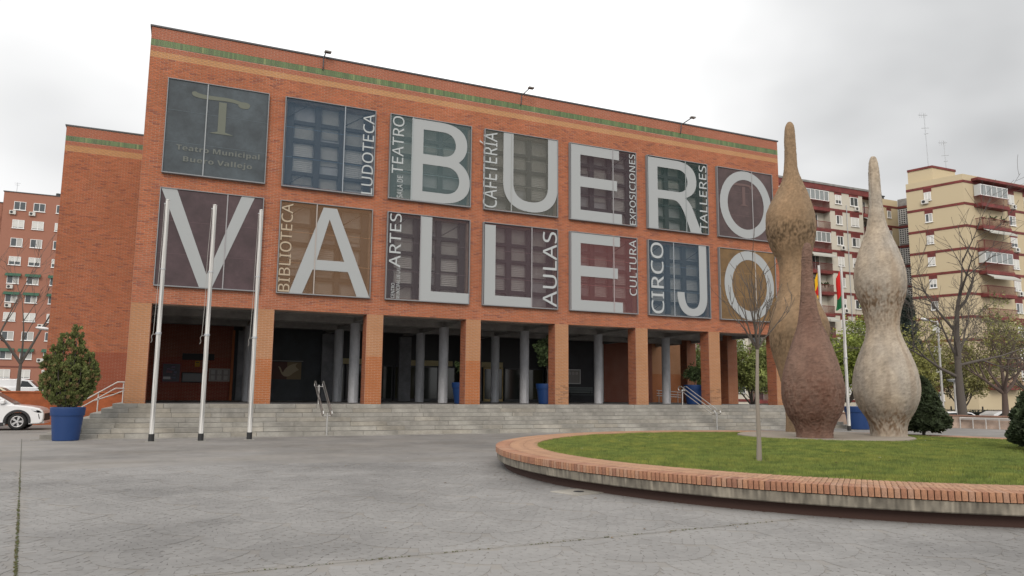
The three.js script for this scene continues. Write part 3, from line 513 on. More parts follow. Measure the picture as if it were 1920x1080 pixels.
// ---------------------------------------------------------------- raised ring of brick with lawn
{
  const t = thing('planter_ring', 'round raised lawn bed with brick coping and an overhanging concrete edge', 'planter', [RING.x, 0, RING.z]);
  const ringGeo = (ri, ro, y0, y1) => { const pr = [[ri, y0], [ro, y0], [ro, y1], [ri, y1], [ri, y0]].map(([x, y]) => new THREE.Vector2(x, y)); const gs = []; for (let i = 0; i < 4; i++) gs.push(new THREE.LatheGeometry([pr[i], pr[i + 1]], 180)); return merge(gs); };
  const cmap = cl(T.streak, 1); cmap.repeat.set(46, .22);
  part('concrete_edge', (() => { const g = merge([[[7.0, .155], [7.80, .155]], [[7.80, .155], [7.815, .17]], [[7.815, .17], [7.825, .296]], [[7.825, .296], [7.0, .3]]].map((s) => new THREE.LatheGeometry(s.map(([x, y]) => new THREE.Vector2(x, y)), 180))); const p = g.attributes.position, uv = g.attributes.uv; for (let i = 0; i < p.count; i++) uv.setXY(i, Math.atan2(p.getZ(i), p.getX(i)) * 7.8, p.getY(i) + Math.hypot(p.getX(i), p.getZ(i))); return g; })(), std(rgb(.3, .27, .215), .9, { map: cl(T.streak, .3), bumpMap: grain.mid, bumpScale: .004 }), t);
  rnd = SEED(91);
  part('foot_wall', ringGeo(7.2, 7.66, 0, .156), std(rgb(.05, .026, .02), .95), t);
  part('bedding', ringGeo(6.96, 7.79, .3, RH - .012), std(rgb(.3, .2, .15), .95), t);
  const n = 690, da = 2 * Math.PI / n, g = new RoundedBoxGeometry(.30, .114, .061, 1, .004), tones = [rgb(.45, .225, .13), rgb(.5, .26, .15), rgb(.41, .195, .115), rgb(.48, .275, .18), rgb(.34, .165, .105)].map((c) => std(c, .85, { map: T.stain, bumpMap: grain.fine, bumpScale: .002 }));
  const rm = [], rc = [], all = [], eye = V(-RING.x, EYE, DIST - RING.z);
  for (let row = 0; row < 3; row++) for (let i = 0; i < n - row * 18; i++) {
    const nn = n - row * 18, a = i * 2 * Math.PI / nn, r = 7.70 - row * .305, p = V(Math.cos(a) * r + 0, RH - .057 + R(-.002, .002), Math.sin(a) * r);
    all.push({ p, a: -a + R(-.004, .004), d: p.distanceTo(eye), row, s: (2 * Math.PI * r / nn) / .0702, v: Math.cos(a) * .35 - .1 + Math.sin(a) });
  }
  all.sort((x, y) => x.d - y.d); let k = 0;
  for (const b of all) {
    const m = TRS(b.p, qY(b.a), V(1, 1, b.s));
    if (b.row === 0 && k < 300 && b.p.x < -1 + 8) { k++; part('brick', g, tones[Math.floor(rnd() * 4.4)], t).applyMatrix4(m); } else { rm.push(m); const q = R(.85, 1.12); rc.push(rgb(.5 * q, .285 * q, .17 * q)); }
  }
  instanced('brickwork', g, M.white, rm, rc, t);
}
const leafMat0 = std(rgb(1, 1, 1), .9, { side: THREE.DoubleSide });
const lawnY = (x, z) => RH - .03 + .05 * (1 - Math.min(1, Math.hypot(x - RING.x, z - RING.z) / 7)) + .02 * perlin.noise(x * .7, z * .7, 2);
{
  const g = new THREE.CircleGeometry(6.97, 96).rotateX(-Math.PI / 2).translate(RING.x, RH - .035, RING.z);
  const rg = new THREE.RingGeometry(.01, 6.97, 96, 24).rotateX(-Math.PI / 2).translate(RING.x, 0, RING.z), pp = rg.attributes.position;
  for (let i = 0; i < pp.count; i++) pp.setY(i, lawnY(pp.getX(i), pp.getZ(i)) - .012); rg.computeVertexNormals(); metre(rg);
  structure('soil', rg, std(rgb(.07, .09, .025), 1, { map: T.stain }));
  rnd = SEED(101);
  const tri = [], cr = SEED(3); for (let i = 0; i < 9; i++) { const a = cr() * 6.28, r = cr() * .05, l = .03 + cr() * .035, lean = .025 * cr(), w = .006, cx = Math.cos(a) * r, cz = Math.sin(a) * r, b = cr() * 6.28; tri.push(cx - Math.cos(b) * w, 0, cz - Math.sin(b) * w, cx + Math.cos(b) * w, 0, cz + Math.sin(b) * w, cx + Math.cos(a) * lean, l, cz + Math.sin(a) * lean); }
  const gg = new THREE.BufferGeometry(); gg.setAttribute('position', new THREE.Float32BufferAttribute(tri, 3)); gg.computeVertexNormals();
  const mats = [], cols = [];
  for (let i = 0; i < 62000; i++) {
    const a = R(0, 6.2832), r = Math.sqrt(rnd()) * 6.97, x = RING.x + Math.cos(a) * r, z = RING.z + Math.sin(a) * r;
    if (Math.hypot(x - 16.45, z - 13.55) < 2.32) continue;
    const n = .5 + fbm(x * .8, z * .8, 4, 3), n2 = .5 + fbm(x * 2.6 + 7, z * 2.6, 1, 3), bare = Math.hypot(x - 9.25, z - 19) < .22 || Math.hypot(x - 15.9, z - 19.4) < .9 * n2; if (bare && rnd() < .75) continue;
    const k = lerp(.6, 1.4, n2) * R(.75, 1.25), s = R(.7, 1.25) * lerp(.75, 1.2, n);
    mats.push(TRS(V(x, lawnY(x, z) - .012, z), qY(R(0, 6.28)), V(1, s, 1))); cols.push(rgb((.13 + .11 * n2 * n) * k, (.18 + .03 * n) * k, .04 * k));
  }
  const m = instanced('grass', gg, std(rgb(1, 1, 1), .9, { side: THREE.DoubleSide }), mats, cols); m.userData.label = 'mown green grass of the round lawn'; m.userData.category = 'grass';
}
{ // a few dry leaves and scraps blown against the ring and over the lawn
  rnd = SEED(107); const g = new THREE.BufferGeometry(); g.setAttribute('position', new THREE.Float32BufferAttribute([-.03, 0, 0, 0, .006, -.014, .034, .002, 0, -.03, 0, 0, .034, .002, 0, 0, .008, .015], 3)); g.computeVertexNormals(); const mats = [], cols = [];
  for (let i = 0; i < 420; i++) { const lawn = i < 230, a = R(0, 6.28), rr = lawn ? Math.sqrt(rnd()) * 6.7 : 7.75 + Math.pow(rnd(), 3) * 5, x = RING.x + Math.cos(a) * rr, z = RING.z + Math.sin(a) * rr; if (z < 3) continue; const k = R(.5, 1.3); mats.push(TRS(V(x, lawn ? lawnY(x, z) + .03 : .009, z), qY(R(0, 6.28)), V(1, 1, 1).multiplyScalar(R(.5, 1.1)))); cols.push(i % 6 ? rgb(.16 * k, .1 * k, .045 * k) : rgb(.4 * k, .38 * k, .33 * k)); }
  const m = instanced('fallen_leaves', g, leafMat0, mats, cols); m.userData.label = 'scattered dry leaves on the lawn and along the foot of the brick ring'; m.userData.category = 'leaves';
}
{ const t = thing('sculpture_pad', 'flat pale concrete disc in the lawn under the three sculptures', 'plinth'); part('disc', new THREE.LatheGeometry([[.01, .46], [2.25, .46], [2.29, .445], [2.3, .3]].reverse().map(([x, y]) => new THREE.Vector2(x, y)), 96).translate(16.45, 0, 13.55), std(rgb(.36, .31, .25), .9, { map: T.stain, bumpMap: grain.mid, bumpScale: .003 }), t); }

// ---------------------------------------------------------------- sculptures
function sculpture(label, x, z, prof, color, seed, rough) {
  const t = thing('sculpture', label, 'sculpture', [x, .452, z]), H = prof[prof.length - 1][0];
  const curve = (k) => { const c = new THREE.CatmullRomCurve3(prof.map((p) => V(p[k], p[0], 0)), false, 'centripetal', .5); return c.getPoints(420); };
  const rad = curve(1), off = prof[0].length > 2 ? curve(2) : null, at = (arr, y) => { let lo = 0, hi = arr.length - 1; while (hi - lo > 1) { const m = (lo + hi) >> 1; if (arr[m].y <= y) lo = m; else hi = m; } const a = arr[lo], b = arr[hi]; return lerp(a.x, b.x, clamp((y - a.y) / Math.max(1e-6, b.y - a.y), 0, 1)); };
  const NR = 320, NA = 150, p = [], c = [], idx = [], col = V();
  for (let j = 0; j <= NR; j++) {
    const s = j / NR, y = H * (1 - Math.pow(1 - s, 1.12)), r0 = Math.max(.0, at(rad, y)), o = off ? at(off, y) : 0;
    for (let i = 0; i <= NA; i++) {
      const a = (i % NA) / NA * 2 * Math.PI, ca = Math.cos(a), sa = Math.sin(a);
      const bx = ca * Math.max(r0, .05) * 2.2, bz = sa * Math.max(r0, .05) * 2.2;
      const big = fbm(ca * 1.1 + seed, y * .6, sa * 1.1, 2), mid = fbm(bx * 2.2 + seed, y * 2.6, bz * 2.2, 3), scales = Math.abs(perlin.noise(bx * 3 + seed, y * 15, bz * 3)) - .25, fine = perlin.noise(bx * 9, y * 30 + seed, bz * 9), pit = perlin.noise(bx * 9 + 5, y * 9, bz * 9 + seed);
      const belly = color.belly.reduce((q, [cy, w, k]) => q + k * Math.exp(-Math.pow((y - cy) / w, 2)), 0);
      const r = r0 * (color.slim + .03 * big + .016 * mid) + (r0 > .02 ? rough * (scales * .016 + fine * .006 + belly * (-.045 * Math.max(0, pit) + .03 * mid)) : 0);
      p.push(o * .915 + ca * r, y, o * .403 + sa * r);
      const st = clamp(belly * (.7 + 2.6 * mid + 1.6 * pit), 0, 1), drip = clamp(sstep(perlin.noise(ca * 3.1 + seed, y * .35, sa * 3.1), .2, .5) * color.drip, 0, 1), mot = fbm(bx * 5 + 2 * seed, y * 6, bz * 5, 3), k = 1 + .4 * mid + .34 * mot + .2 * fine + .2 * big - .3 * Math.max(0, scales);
      const hue = clamp(.5 + 1.2 * fbm(bx * .8 + 3, y * .7, bz * .8 + seed, 2), 0, 1);
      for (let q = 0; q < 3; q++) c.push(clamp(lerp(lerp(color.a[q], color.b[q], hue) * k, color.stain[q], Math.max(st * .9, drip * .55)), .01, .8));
    }
  }
  for (let j = 0; j < NR; j++) for (let i = 0; i < NA; i++) { const a = j * (NA + 1) + i, b = a + NA + 1; idx.push(a, b, a + 1, a + 1, b, b + 1); }
  const g = new THREE.BufferGeometry(); g.setAttribute('position', new THREE.Float32BufferAttribute(p, 3)); g.setAttribute('color', new THREE.Float32BufferAttribute(c, 3)); g.setAttribute('uv', new THREE.Float32BufferAttribute(p.flatMap((v, i) => i % 3 ? [] : [Math.atan2(p[i + 2], v) * .8, p[i + 1]]), 2)); g.setIndex(idx); g.computeVertexNormals();
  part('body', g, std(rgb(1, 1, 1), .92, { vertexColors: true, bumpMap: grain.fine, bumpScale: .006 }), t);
  return t;
}
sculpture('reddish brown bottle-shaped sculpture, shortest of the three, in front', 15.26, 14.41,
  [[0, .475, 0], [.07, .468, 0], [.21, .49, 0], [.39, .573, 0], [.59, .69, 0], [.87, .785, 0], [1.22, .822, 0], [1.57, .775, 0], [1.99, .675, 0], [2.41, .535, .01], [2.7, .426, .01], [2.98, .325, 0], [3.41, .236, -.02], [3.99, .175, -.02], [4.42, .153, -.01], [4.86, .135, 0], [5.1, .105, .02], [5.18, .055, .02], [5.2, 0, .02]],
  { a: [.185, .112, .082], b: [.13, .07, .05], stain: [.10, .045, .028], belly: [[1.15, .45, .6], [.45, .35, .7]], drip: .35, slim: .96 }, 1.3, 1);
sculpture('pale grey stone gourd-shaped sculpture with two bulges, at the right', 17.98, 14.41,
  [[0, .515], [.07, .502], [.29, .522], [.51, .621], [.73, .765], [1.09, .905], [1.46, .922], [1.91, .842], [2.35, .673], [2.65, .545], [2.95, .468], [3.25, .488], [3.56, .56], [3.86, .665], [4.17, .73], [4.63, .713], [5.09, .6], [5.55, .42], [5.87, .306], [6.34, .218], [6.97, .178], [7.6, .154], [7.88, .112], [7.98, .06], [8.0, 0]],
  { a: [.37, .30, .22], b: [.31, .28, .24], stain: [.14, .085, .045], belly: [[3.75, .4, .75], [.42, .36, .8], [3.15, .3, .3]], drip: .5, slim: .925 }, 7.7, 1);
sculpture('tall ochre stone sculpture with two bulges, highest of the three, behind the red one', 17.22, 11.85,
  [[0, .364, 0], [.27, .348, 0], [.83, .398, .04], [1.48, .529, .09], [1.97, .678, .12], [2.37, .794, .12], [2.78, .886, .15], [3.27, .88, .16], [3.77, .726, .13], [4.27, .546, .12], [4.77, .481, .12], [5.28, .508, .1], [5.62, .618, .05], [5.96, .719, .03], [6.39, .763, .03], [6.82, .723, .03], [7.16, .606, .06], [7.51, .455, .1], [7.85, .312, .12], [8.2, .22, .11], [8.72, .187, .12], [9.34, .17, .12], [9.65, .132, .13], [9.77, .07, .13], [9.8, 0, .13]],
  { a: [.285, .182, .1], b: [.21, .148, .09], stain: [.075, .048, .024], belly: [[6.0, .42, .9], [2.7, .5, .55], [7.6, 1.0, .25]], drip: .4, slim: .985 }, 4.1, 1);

// ---------------------------------------------------------------- foliage tools
function cluster(n, r, size, seed, fn) { // n pointed leaves about the origin
  const q = SEED(seed), p = [];
  for (let i = 0; i < n; i++) { const o = V(q() - .5, q() - .5, q() - .5).multiplyScalar(2 * r), d = fn ? fn(q) : V(q() - .5, q() - .5, q() - .5).normalize(), s = V(q() - .5, q() - .5, q() - .5).cross(d).normalize(), l = size * (.7 + .6 * q()), w = size * .3; const a = o, b = o.clone().addScaledVector(d, l * .5).addScaledVector(s, w), c = o.clone().addScaledVector(d, l), e = o.clone().addScaledVector(d, l * .5).addScaledVector(s, -w); for (const t of [a, b, c, a, c, e]) p.push(t.x, t.y, t.z); }
  const g = new THREE.BufferGeometry(); g.setAttribute('position', new THREE.Float32BufferAttribute(p, 3)); g.computeVertexNormals(); return g;
}
const leafMat = std(rgb(1, 1, 1), .8, { side: THREE.DoubleSide });
const rndQ = () => new THREE.Quaternion().setFromEuler(new THREE.Euler(R(0, 6.28), R(0, 6.28), R(0, 6.28)));
function taper(pts_, radii, sides = 6) {
  const p = [], n = [], idx = [], up = V(.31, .2, .93);
  pts_.forEach((q, i) => { const d = (pts_[i + 1] ?? q).clone().sub(pts_[i - 1] ?? q).normalize(), s = up.clone().cross(d).normalize(), b = d.clone().cross(s); for (let k = 0; k <= sides; k++) { const a = k / sides * 6.28319, v = s.clone().multiplyScalar(Math.cos(a)).addScaledVector(b, Math.sin(a)); n.push(v.x, v.y, v.z); v.multiplyScalar(radii[i]).add(q); p.push(v.x, v.y, v.z); } });
  for (let i = 0; i < pts_.length - 1; i++) for (let k = 0; k < sides; k++) { const a = i * (sides + 1) + k, b = a + sides + 1; idx.push(a, a + 1, b, a + 1, b + 1, b); }
  const g = new THREE.BufferGeometry(); g.setAttribute('position', new THREE.Float32BufferAttribute(p, 3)); g.setAttribute('normal', new THREE.Float32BufferAttribute(n, 3)); g.setIndex(idx); return g;
}
// a limb from a along dir, curving by jitter and lift; pushes wood into out and twig ends into tips
function limb(a, dir, len, r, lvl, out, tips, o) {
  const n = 4, P_ = [a.clone()], Rr = [r], d = dir.clone().normalize();
  for (let i = 1; i <= n; i++) { d.add(V(R(-1, 1), R(-1, 1), R(-1, 1)).multiplyScalar(o.jit)).add(V(0, o.lift, 0)).normalize(); P_.push(P_[i - 1].clone().addScaledVector(d, len / n)); Rr.push(Math.max(o.min, r * (1 - (o.taper ?? .8) * i / n))); }
  out.push(taper(P_, Rr, lvl > 2 ? 7 : lvl > 1 ? 5 : 3));
  if (lvl <= 0) { tips.push(P_[n], P_[n - 1], P_[2]); return; }
  const k = o.kids[lvl - 1];
  for (let i = 0; i < k; i++) {
    const t = lerp(o.from, 1, (i + rnd()) / k), j = Math.min(n - 1, Math.floor(t * n)), q = P_[j].clone().lerp(P_[j + 1], t * n - j), base = P_[j + 1].clone().sub(P_[j]).normalize(), side = V(R(-1, 1), R(-1, 1), R(-1, 1)).cross(base).normalize();
    limb(q, base.clone().multiplyScalar(Math.cos(o.ang)).addScaledVector(side, Math.sin(o.ang)), len * R(.45, .75), Math.max(o.min, Math.min(r * R(.45, .6), Rr[j] * .8)), lvl - 1, out, tips, o);
  }
}
const bark = std(rgb(.09, .078, .068), .95, { bumpMap: grain.fine, bumpScale: .01 });
function bareTree(name, label, pos, height, r, o, mat = bark, group, twig = mat) {
  const t = thing(name, label, 'tree', pos, 0, group), trunk = [], wood = [], tips = [];
  const P_ = [], Rr = []; for (let i = 0; i <= 6; i++) { P_.push(V(.08 * Math.sin(i * 1.3) * height * .05 + (o.lean ?? 0) * height * i / 6, height * i / 6, .05 * Math.cos(i) * height * .04)); Rr.push(r * (1 - .4 * i / 6) * (i ? 1 : 1.15)); }
  part('trunk', taper(P_, Rr, 12), mat, t);
  const top = P_[6];
  for (const [dx, dy, dz, l, k, h] of o.limbs) limb(h !== undefined ? P_[0].clone().lerp(top, h) : top, V(dx, dy, dz), l, r * k, o.kids.length, wood, tips, o);
  part('branches', wood, twig, t); t.userData.tips = undefined; return [t, tips];
}
function crown(t, tips, n, spread, geo, colFn, name = 'crown') {
  const mats = [], cols = []; for (let i = 0; i < n; i++) { const p = tips[Math.floor(rnd() * tips.length)].clone().add(V(R(-1, 1), R(-1, 1), R(-1, 1)).multiplyScalar(spread)); mats.push(TRS(p, rndQ(), V(1, 1, 1).multiplyScalar(R(.6, 1.2)))); cols.push(colFn(p)); }
  return instanced(name, geo, leafMat, mats, cols, t);
}

// ---------------------------------------------------------------- planters with plants
function pot(label, x, y, z, s, slim = 1) {
  const t = thing('plant_pot', label, 'plant pot', [x, y, z]);
  const pr = [[0, 0], [.45, 0], [.47, .02], [.565, .79], [.575, .80], [.60, .81], [.625, 1.05], [.62, 1.075], [.59, 1.08], [.575, 1.06], [.56, .95]].map(([a, b]) => new THREE.Vector2(a * s * slim, b * s));
  part('body', new THREE.LatheGeometry(pr, 64), M.blue, t); part('soil', new THREE.CircleGeometry(.57 * s * slim, 40).rotateX(-Math.PI / 2).translate(0, .97 * s, 0), std(rgb(.05, .038, .028), 1), t); return t;
}
pot('big blue plastic pot with the tall conifer beside the left end of the steps', -3.14, 0, 2.55, .94, .82);
{
  rnd = SEED(113);
  const t = thing('conifer', 'bushy green conifer with several pointed tops in the big blue pot', 'tree', [-3.14, .92, 2.55]);
  const wood = [], mats = [], cols = [], spray = cluster(12, .035, .085, 8, (q) => V(q() - .5, .9, q() - .5).normalize());
  const plumes = [[.1, 2.66, .2, .05], [-.28, 2.36, .19, .15], [.36, 2.1, .18, -.1], [-.55, 2.0, .17, -.1], [.56, 1.8, .19, .1], [-.74, 1.7, .18, .1], [.7, 1.5, .19, .1], [.02, 1.55, .19, .4], [-.35, 1.45, .2, .4], [.34, 1.35, .2, .4], [-.62, 1.2, .2, .3], [.6, 1.1, .18, .25], [-.8, 1.15, .15, 0], [0, 1.7, .2, -.4], [-.1, .85, .22, .4], [.24, .75, .2, .35], [-.38, .8, .2, .35]];
  for (const [px0, h0, w, pz0] of plumes) { const px = px0 * .86, pz = pz0 * .86, h = h0 * .97;
    const b = V(px * .25, 0, pz * .25), top = V(px, h, pz); wood.push(taper([b, V(px * .7, h * .35, pz * .7), V(px, h * .75, pz), top], [.035, .025, .015, .005], 5));
    const n = Math.round(300 * h * w / .45);
    for (let i = 0; i < n; i++) {
      const s = Math.pow(rnd(), .85), y = lerp(.14, h, s), f = Math.pow(Math.sin(Math.PI * Math.pow(clamp(1 - s * .97, 0, 1), .75)), .8) * w * (1 + .35 * perlin.noise(px * 9, y * 4, pz * 9 + i * .0)), a = R(0, 6.28), rr = f * Math.sqrt(R(.25, 1)) * 1.05;
      const k = clamp(y / h, 0, 1), cx = lerp(px * .45, px, Math.min(1, k * 1.6)), cz = lerp(pz * .45, pz, Math.min(1, k * 1.6));
      if (perlin.noise((cx + Math.cos(a) * rr) * 5, y * 5, (cz + Math.sin(a) * rr) * 5) < -.12) continue;
      const out = V(Math.cos(a), 1.5, Math.sin(a)).normalize(), q = new THREE.Quaternion().setFromUnitVectors(V(0, 1, 0), out).multiply(qY(R(0, 6)));
      mats.push(TRS(V(cx + Math.cos(a) * rr, y, cz + Math.sin(a) * rr), q, V(1, 1, 1).multiplyScalar(R(.7, 1.25)))); const g = R(.7, 1.25), br = rnd() < .13; cols.push(br ? rgb(.2 * g, .14 * g, .06 * g) : rgb(.105 * g, .125 * g, .034 * g));
    }
  }
  part('trunk', wood, bark, t); instanced('foliage', spray, leafMat, mats, cols, t);
}
pot('blue plant pot behind the fourth pillar, inside the arcade', 11.3, FLOOR, -1.5, .85);
pot('blue plant pot with a small leafy tree left of the fifth pillar, inside the arcade', 15.38, FLOOR, -1.5, .85);
pot('blue plant pot with a dark shrub behind the upper end of the right handrail', 23.75, FLOOR, -1.6, .9);
pot('blue plant pot standing on the plaza between the red and the pale sculpture', 29.75, 0, 3.0, 1);
function pottedTree(label, x, y, z, h, w, seed, shade) {
  rnd = SEED(seed); const [t, tips] = bareTree('small_tree', label, [x, y, z], h * .35, .022, { limbs: [[.3, 1, .1, h * .5, .7], [-.35, 1, .2, h * .5, .7], [.1, 1, -.4, h * .55, .7], [-.1, 1, .35, h * .45, .7]], kids: [4, 4], jit: .12, lift: .05, ang: .7, from: .25, min: .004 });
  crown(t, tips, 300, w * .3, cluster(8, .08, .12, seed), () => { const k = R(.6, 1.2) * shade; return rgb(.06 * k, .1 * k, .03 * k); });
}
pottedTree('small leafy tree in the blue pot left of the fifth pillar', 15.38, FLOOR + .75, -1.5, 1.8, .42, 121, .8);
pottedTree('dark shrub in the blue pot behind the right handrail', 23.75, FLOOR + .8, -1.6, .85, .5, 122, .7);
pottedTree('leafy shrub in the blue pot behind the fourth pillar', 11.35, FLOOR + .75, -1.5, .9, .4, 123, .7);

// ---------------------------------------------------------------- sapling and shrubs on the lawn
{
  rnd = SEED(131);
  const sapBark = std(rgb(.22, .19, .155), .9, { bumpMap: grain.fine, bumpScale: .006 }), up = [];
  for (let i = 0; i < 6; i++) { const a = i * 2.4, s = .26 + .42 * (i % 3) / 2; up.push([Math.cos(a) * s, 1, Math.sin(a) * s, R(.85, 1.25), .5]); }
  up.push([.9, .75, .1, 1.0, .5], [-.5, .9, .3, .9, .45]);
  bareTree('sapling', 'young bare tree with a slim grey trunk near the front of the lawn', [9.25, .4, 19.0], 1.93, .042, { limbs: up, kids: [3, 3], jit: .2, lift: .14, ang: .5, from: .3, min: .005, lean: .02 }, sapBark, undefined, std(rgb(.085, .068, .055), .9));
}
function shrub(label, x, y, z, h, w, seed, c = [.035, .052, .02]) {
  rnd = SEED(seed); const t = thing('conifer_shrub', label, 'shrub', [x, y, z]), mats = [], cols = [], wood = [rod(V(0, -.05, 0), V(0, h * .8, 0), .05, .02, 8)], sp = cluster(12, .05, .12, seed, (q) => V(q() - .5, .35, q() - .5).normalize());
  for (let i = 0; i < 26; i++) { const a = R(0, 6.28), y0 = R(.12, .8) * h; wood.push(rod(V(0, y0, 0), V(Math.cos(a) * w * .4, y0 + .12, Math.sin(a) * w * .4), .012, .005, 5)); }
  for (let i = 0; i < 5200; i++) { const s = rnd(), y0 = lerp(.12, 1, s) * h, prof = Math.pow(1 - s, .75) * Math.min(1, .55 + s * 4) * .95 + .03, a = R(0, 6.28), lump = 1 + .45 * perlin.noise(Math.cos(a) * 2.2 + seed, y0 * 3, Math.sin(a) * 2.2), r = w * .62 * prof * lump * Math.sqrt(R(.35, 1)); const q = new THREE.Quaternion().setFromUnitVectors(V(0, 1, 0), V(Math.cos(a), .5, Math.sin(a)).normalize()).multiply(qY(R(0, 6))); mats.push(TRS(V(Math.cos(a) * r, y0, Math.sin(a) * r), q, V(1, 1, 1).multiplyScalar(R(.6, 1.2)))); const k = R(.6, 1.4); cols.push(rgb(c[0] * k, c[1] * k, c[2] * k)); }
  part('trunk', wood, bark, t); instanced('foliage', sp, leafMat, mats, cols, t);
}
shrub('dark green conifer shrub right behind the pale sculpture', 20.1, .4, 13.85, 1.6, 1.15, 141);
shrub('dark green conifer shrub at the right edge of the lawn, cut by the picture edge', 16.68, .4, 19.32, 1.5, 1.1, 142);

// ---------------------------------------------------------------- drain cover
{ const t = thing('drain_cover', 'pale square drain cover with a small dark hole beside the brick ring', 'drain cover', [5.75, 0, 18.85], .3); part('slab', rbox(-.3, .3, -.03, .014, -.3, .3, .006), M.stone[3], t); part('hole', cyl(.03, .0135, .0175, 0, .085, .085, 20), M.dark, t); }

// ---------------------------------------------------------------- cars (front axle at x = 0, nose towards +x, near flank at z = 0)
const carGlass = std(rgb(.015, .02, .024), .08), tyreMat = std(rgb(.018, .018, .018), .85), trim = std(rgb(.022, .022, .024), .6);
const paintMat = (c) => new THREE.MeshPhysicalMaterial({ color: c, roughness: .35, clearcoat: .8, clearcoatRoughness: .08 });
function car(name, label, cat, pos, turn, color, o) {
  const t = thing(name, label, cat, pos, turn), W = o.w, wb = o.wb, s = new THREE.Shape();
  const arch = (x) => s.absarc(x, .33, .375, Math.PI * .98, .02 * Math.PI, true);
  s.moveTo(-wb - .62, .24); s.lineTo(-wb - .37, .24); arch(-wb); s.lineTo(-wb + .385, .2); s.lineTo(-.385, .2); arch(0); s.lineTo(.37, .22); s.lineTo(.74, .24);
  for (const [x, y] of o.nose) s.lineTo(x, y);
  for (const [x, y] of o.tail) s.lineTo(x, y);
  s.closePath();
  const body = new THREE.ExtrudeGeometry(s, { depth: W - .16, bevelEnabled: true, bevelThickness: .08, bevelSize: .05, bevelOffset: -.05, bevelSegments: 4, curveSegments: 18 }).translate(0, 0, -W + .08);
  part('body', body, paintMat(color), t);
  const cab = (k, z0, z1, dy = 0) => { const q = new THREE.Shape(); o.cab.forEach(([x, y], i) => { const cx = (o.cab[0][0] + o.cab[o.cab.length - 1][0]) / 2, X2 = cx + (x - cx) * k; i ? q.lineTo(X2, y + dy) : q.moveTo(X2, y + dy); }); q.closePath(); return new THREE.ExtrudeGeometry(q, { depth: z1 - z0 - .1, bevelEnabled: true, bevelThickness: .05, bevelSize: .05, bevelOffset: -.05, bevelSegments: 3 }).translate(0, 0, z0 + .05); };
  part('cabin', cab(1, -W + .14, -.14), paintMat(color), t);
  const win = (pts2, z, nz) => { const q = pts(pts2); return new THREE.ExtrudeGeometry(q, { depth: .012, bevelEnabled: false }).translate(0, 0, z + (nz > 0 ? 0 : -.012)); };
  for (const w of o.windows) { part('side_window', win(w, -.139, 1), carGlass, t); part('side_window', win(w, -W + .139, -1), carGlass, t); }
  const [a, b] = [o.cab[0], o.cab[1]]; // windscreen between cowl and roof
  { const n = V(b[1] - a[1], a[0] - b[0], 0).normalize().multiplyScalar(.012), L = V(b[0] - a[0], b[1] - a[1], 0), p0 = V(a[0], a[1], 0).addScaledVector(L, .06).add(n), p1 = V(a[0], a[1], 0).addScaledVector(L, .9).add(n), g = new THREE.BufferGeometry(); g.setAttribute('position', new THREE.Float32BufferAttribute([p0.x, p0.y, -.22, p0.x, p0.y, -W + .22, p1.x, p1.y, -W + .28, p0.x, p0.y, -.22, p1.x, p1.y, -W + .28, p1.x, p1.y, -.28], 3)); g.computeVertexNormals(); part('windscreen', g, carGlass, t); }
  for (const x of [0, -wb]) for (const z of [-.13, -W + .13]) {
    const k = z > -.5 ? 1 : -1, w = part('wheel', new THREE.TorusGeometry(.245, .085, 14, 36).scale(1, 1, 1.25).translate(x, .33, z), tyreMat, t);
    part('rim', [new THREE.TorusGeometry(.2, .018, 8, 36).translate(x, .33, z + k * .085), cyl(0, -.02, .03, 0, .05, .05, 16).rotateX(Math.PI / 2 * k).translate(x, .33, z + k * .07), ...[...Array(5)].flatMap((_, i) => [-.14, .14].map((d) => { const g = new THREE.BoxGeometry(.17, .032, .02).translate(.11, 0, 0).rotateZ(i * 1.2566 + d); return g.translate(x, .33, z + k * .075); }))], std(rgb(.6, .6, .6), .35, { metalness: .6 }), w);
    part('hub_shade', cyl(0, -.01, .01, 0, .19, .19, 24).rotateX(Math.PI / 2).translate(x, .33, z + k * .03), M.black, w);
    const ar = new THREE.Shape(); ar.absarc(x, .33, .445, -.12, Math.PI + .12, false); ar.absarc(x, .33, .37, Math.PI + .12, -.12, true); part('wheel_arch', new THREE.ExtrudeGeometry(ar, { depth: .02, bevelEnabled: true, bevelSize: .008, bevelThickness: .008, bevelSegments: 2, curveSegments: 20 }).translate(0, 0, k > 0 ? -.012 : -W - .008), trim, t);
  }
  part('sill', [box(-wb + .43, -.43, .16, .3, -.03, .012), box(-wb + .43, -.43, .16, .3, -W - .012, -W + .03)], trim, t);
  const [hx, hy] = o.lamp;
  for (const z of [-.012, -W + .004]) { part('headlight', new THREE.ExtrudeGeometry(pts([[hx - .3, hy + .075], [hx - .02, hy + .03], [hx + .09, hy - .05], [hx - .06, hy - .06], [hx - .2, hy - .01]]), { depth: .012, bevelEnabled: false }).translate(0, 0, z), carGlass, t); part('running_light', new THREE.ExtrudeGeometry(pts([[hx - .29, hy + .07], [hx - .12, hy + .045], [hx - .1, hy + .0], [hx - .2, hy + .0]]), { depth: .016, bevelEnabled: false }).translate(0, 0, z), std(rgb(.6, .62, .64), .3), t); part('bumper_slit', new THREE.ExtrudeGeometry(pts([[hx - .05, hy - .1], [hx - .02, hy - .1], [hx + .03, hy - .3], [hx, hy - .3]]), { depth: .014, bevelEnabled: false }).translate(0, 0, z), trim, t); }
  part('grille', rbox(.70, .872, .34, .64, -W + .2, -.14, .02, 2), trim, t); part('bumper', rbox(.66, .885, .25, .36, -W + .12, -.1, .02, 2), paintMat(color), t);
  if (o.mirror) part('mirror', rbox(o.mirror - .12, o.mirror + .06, 1.0, 1.14, -.1, .12, .03, 3), paintMat(color), t);
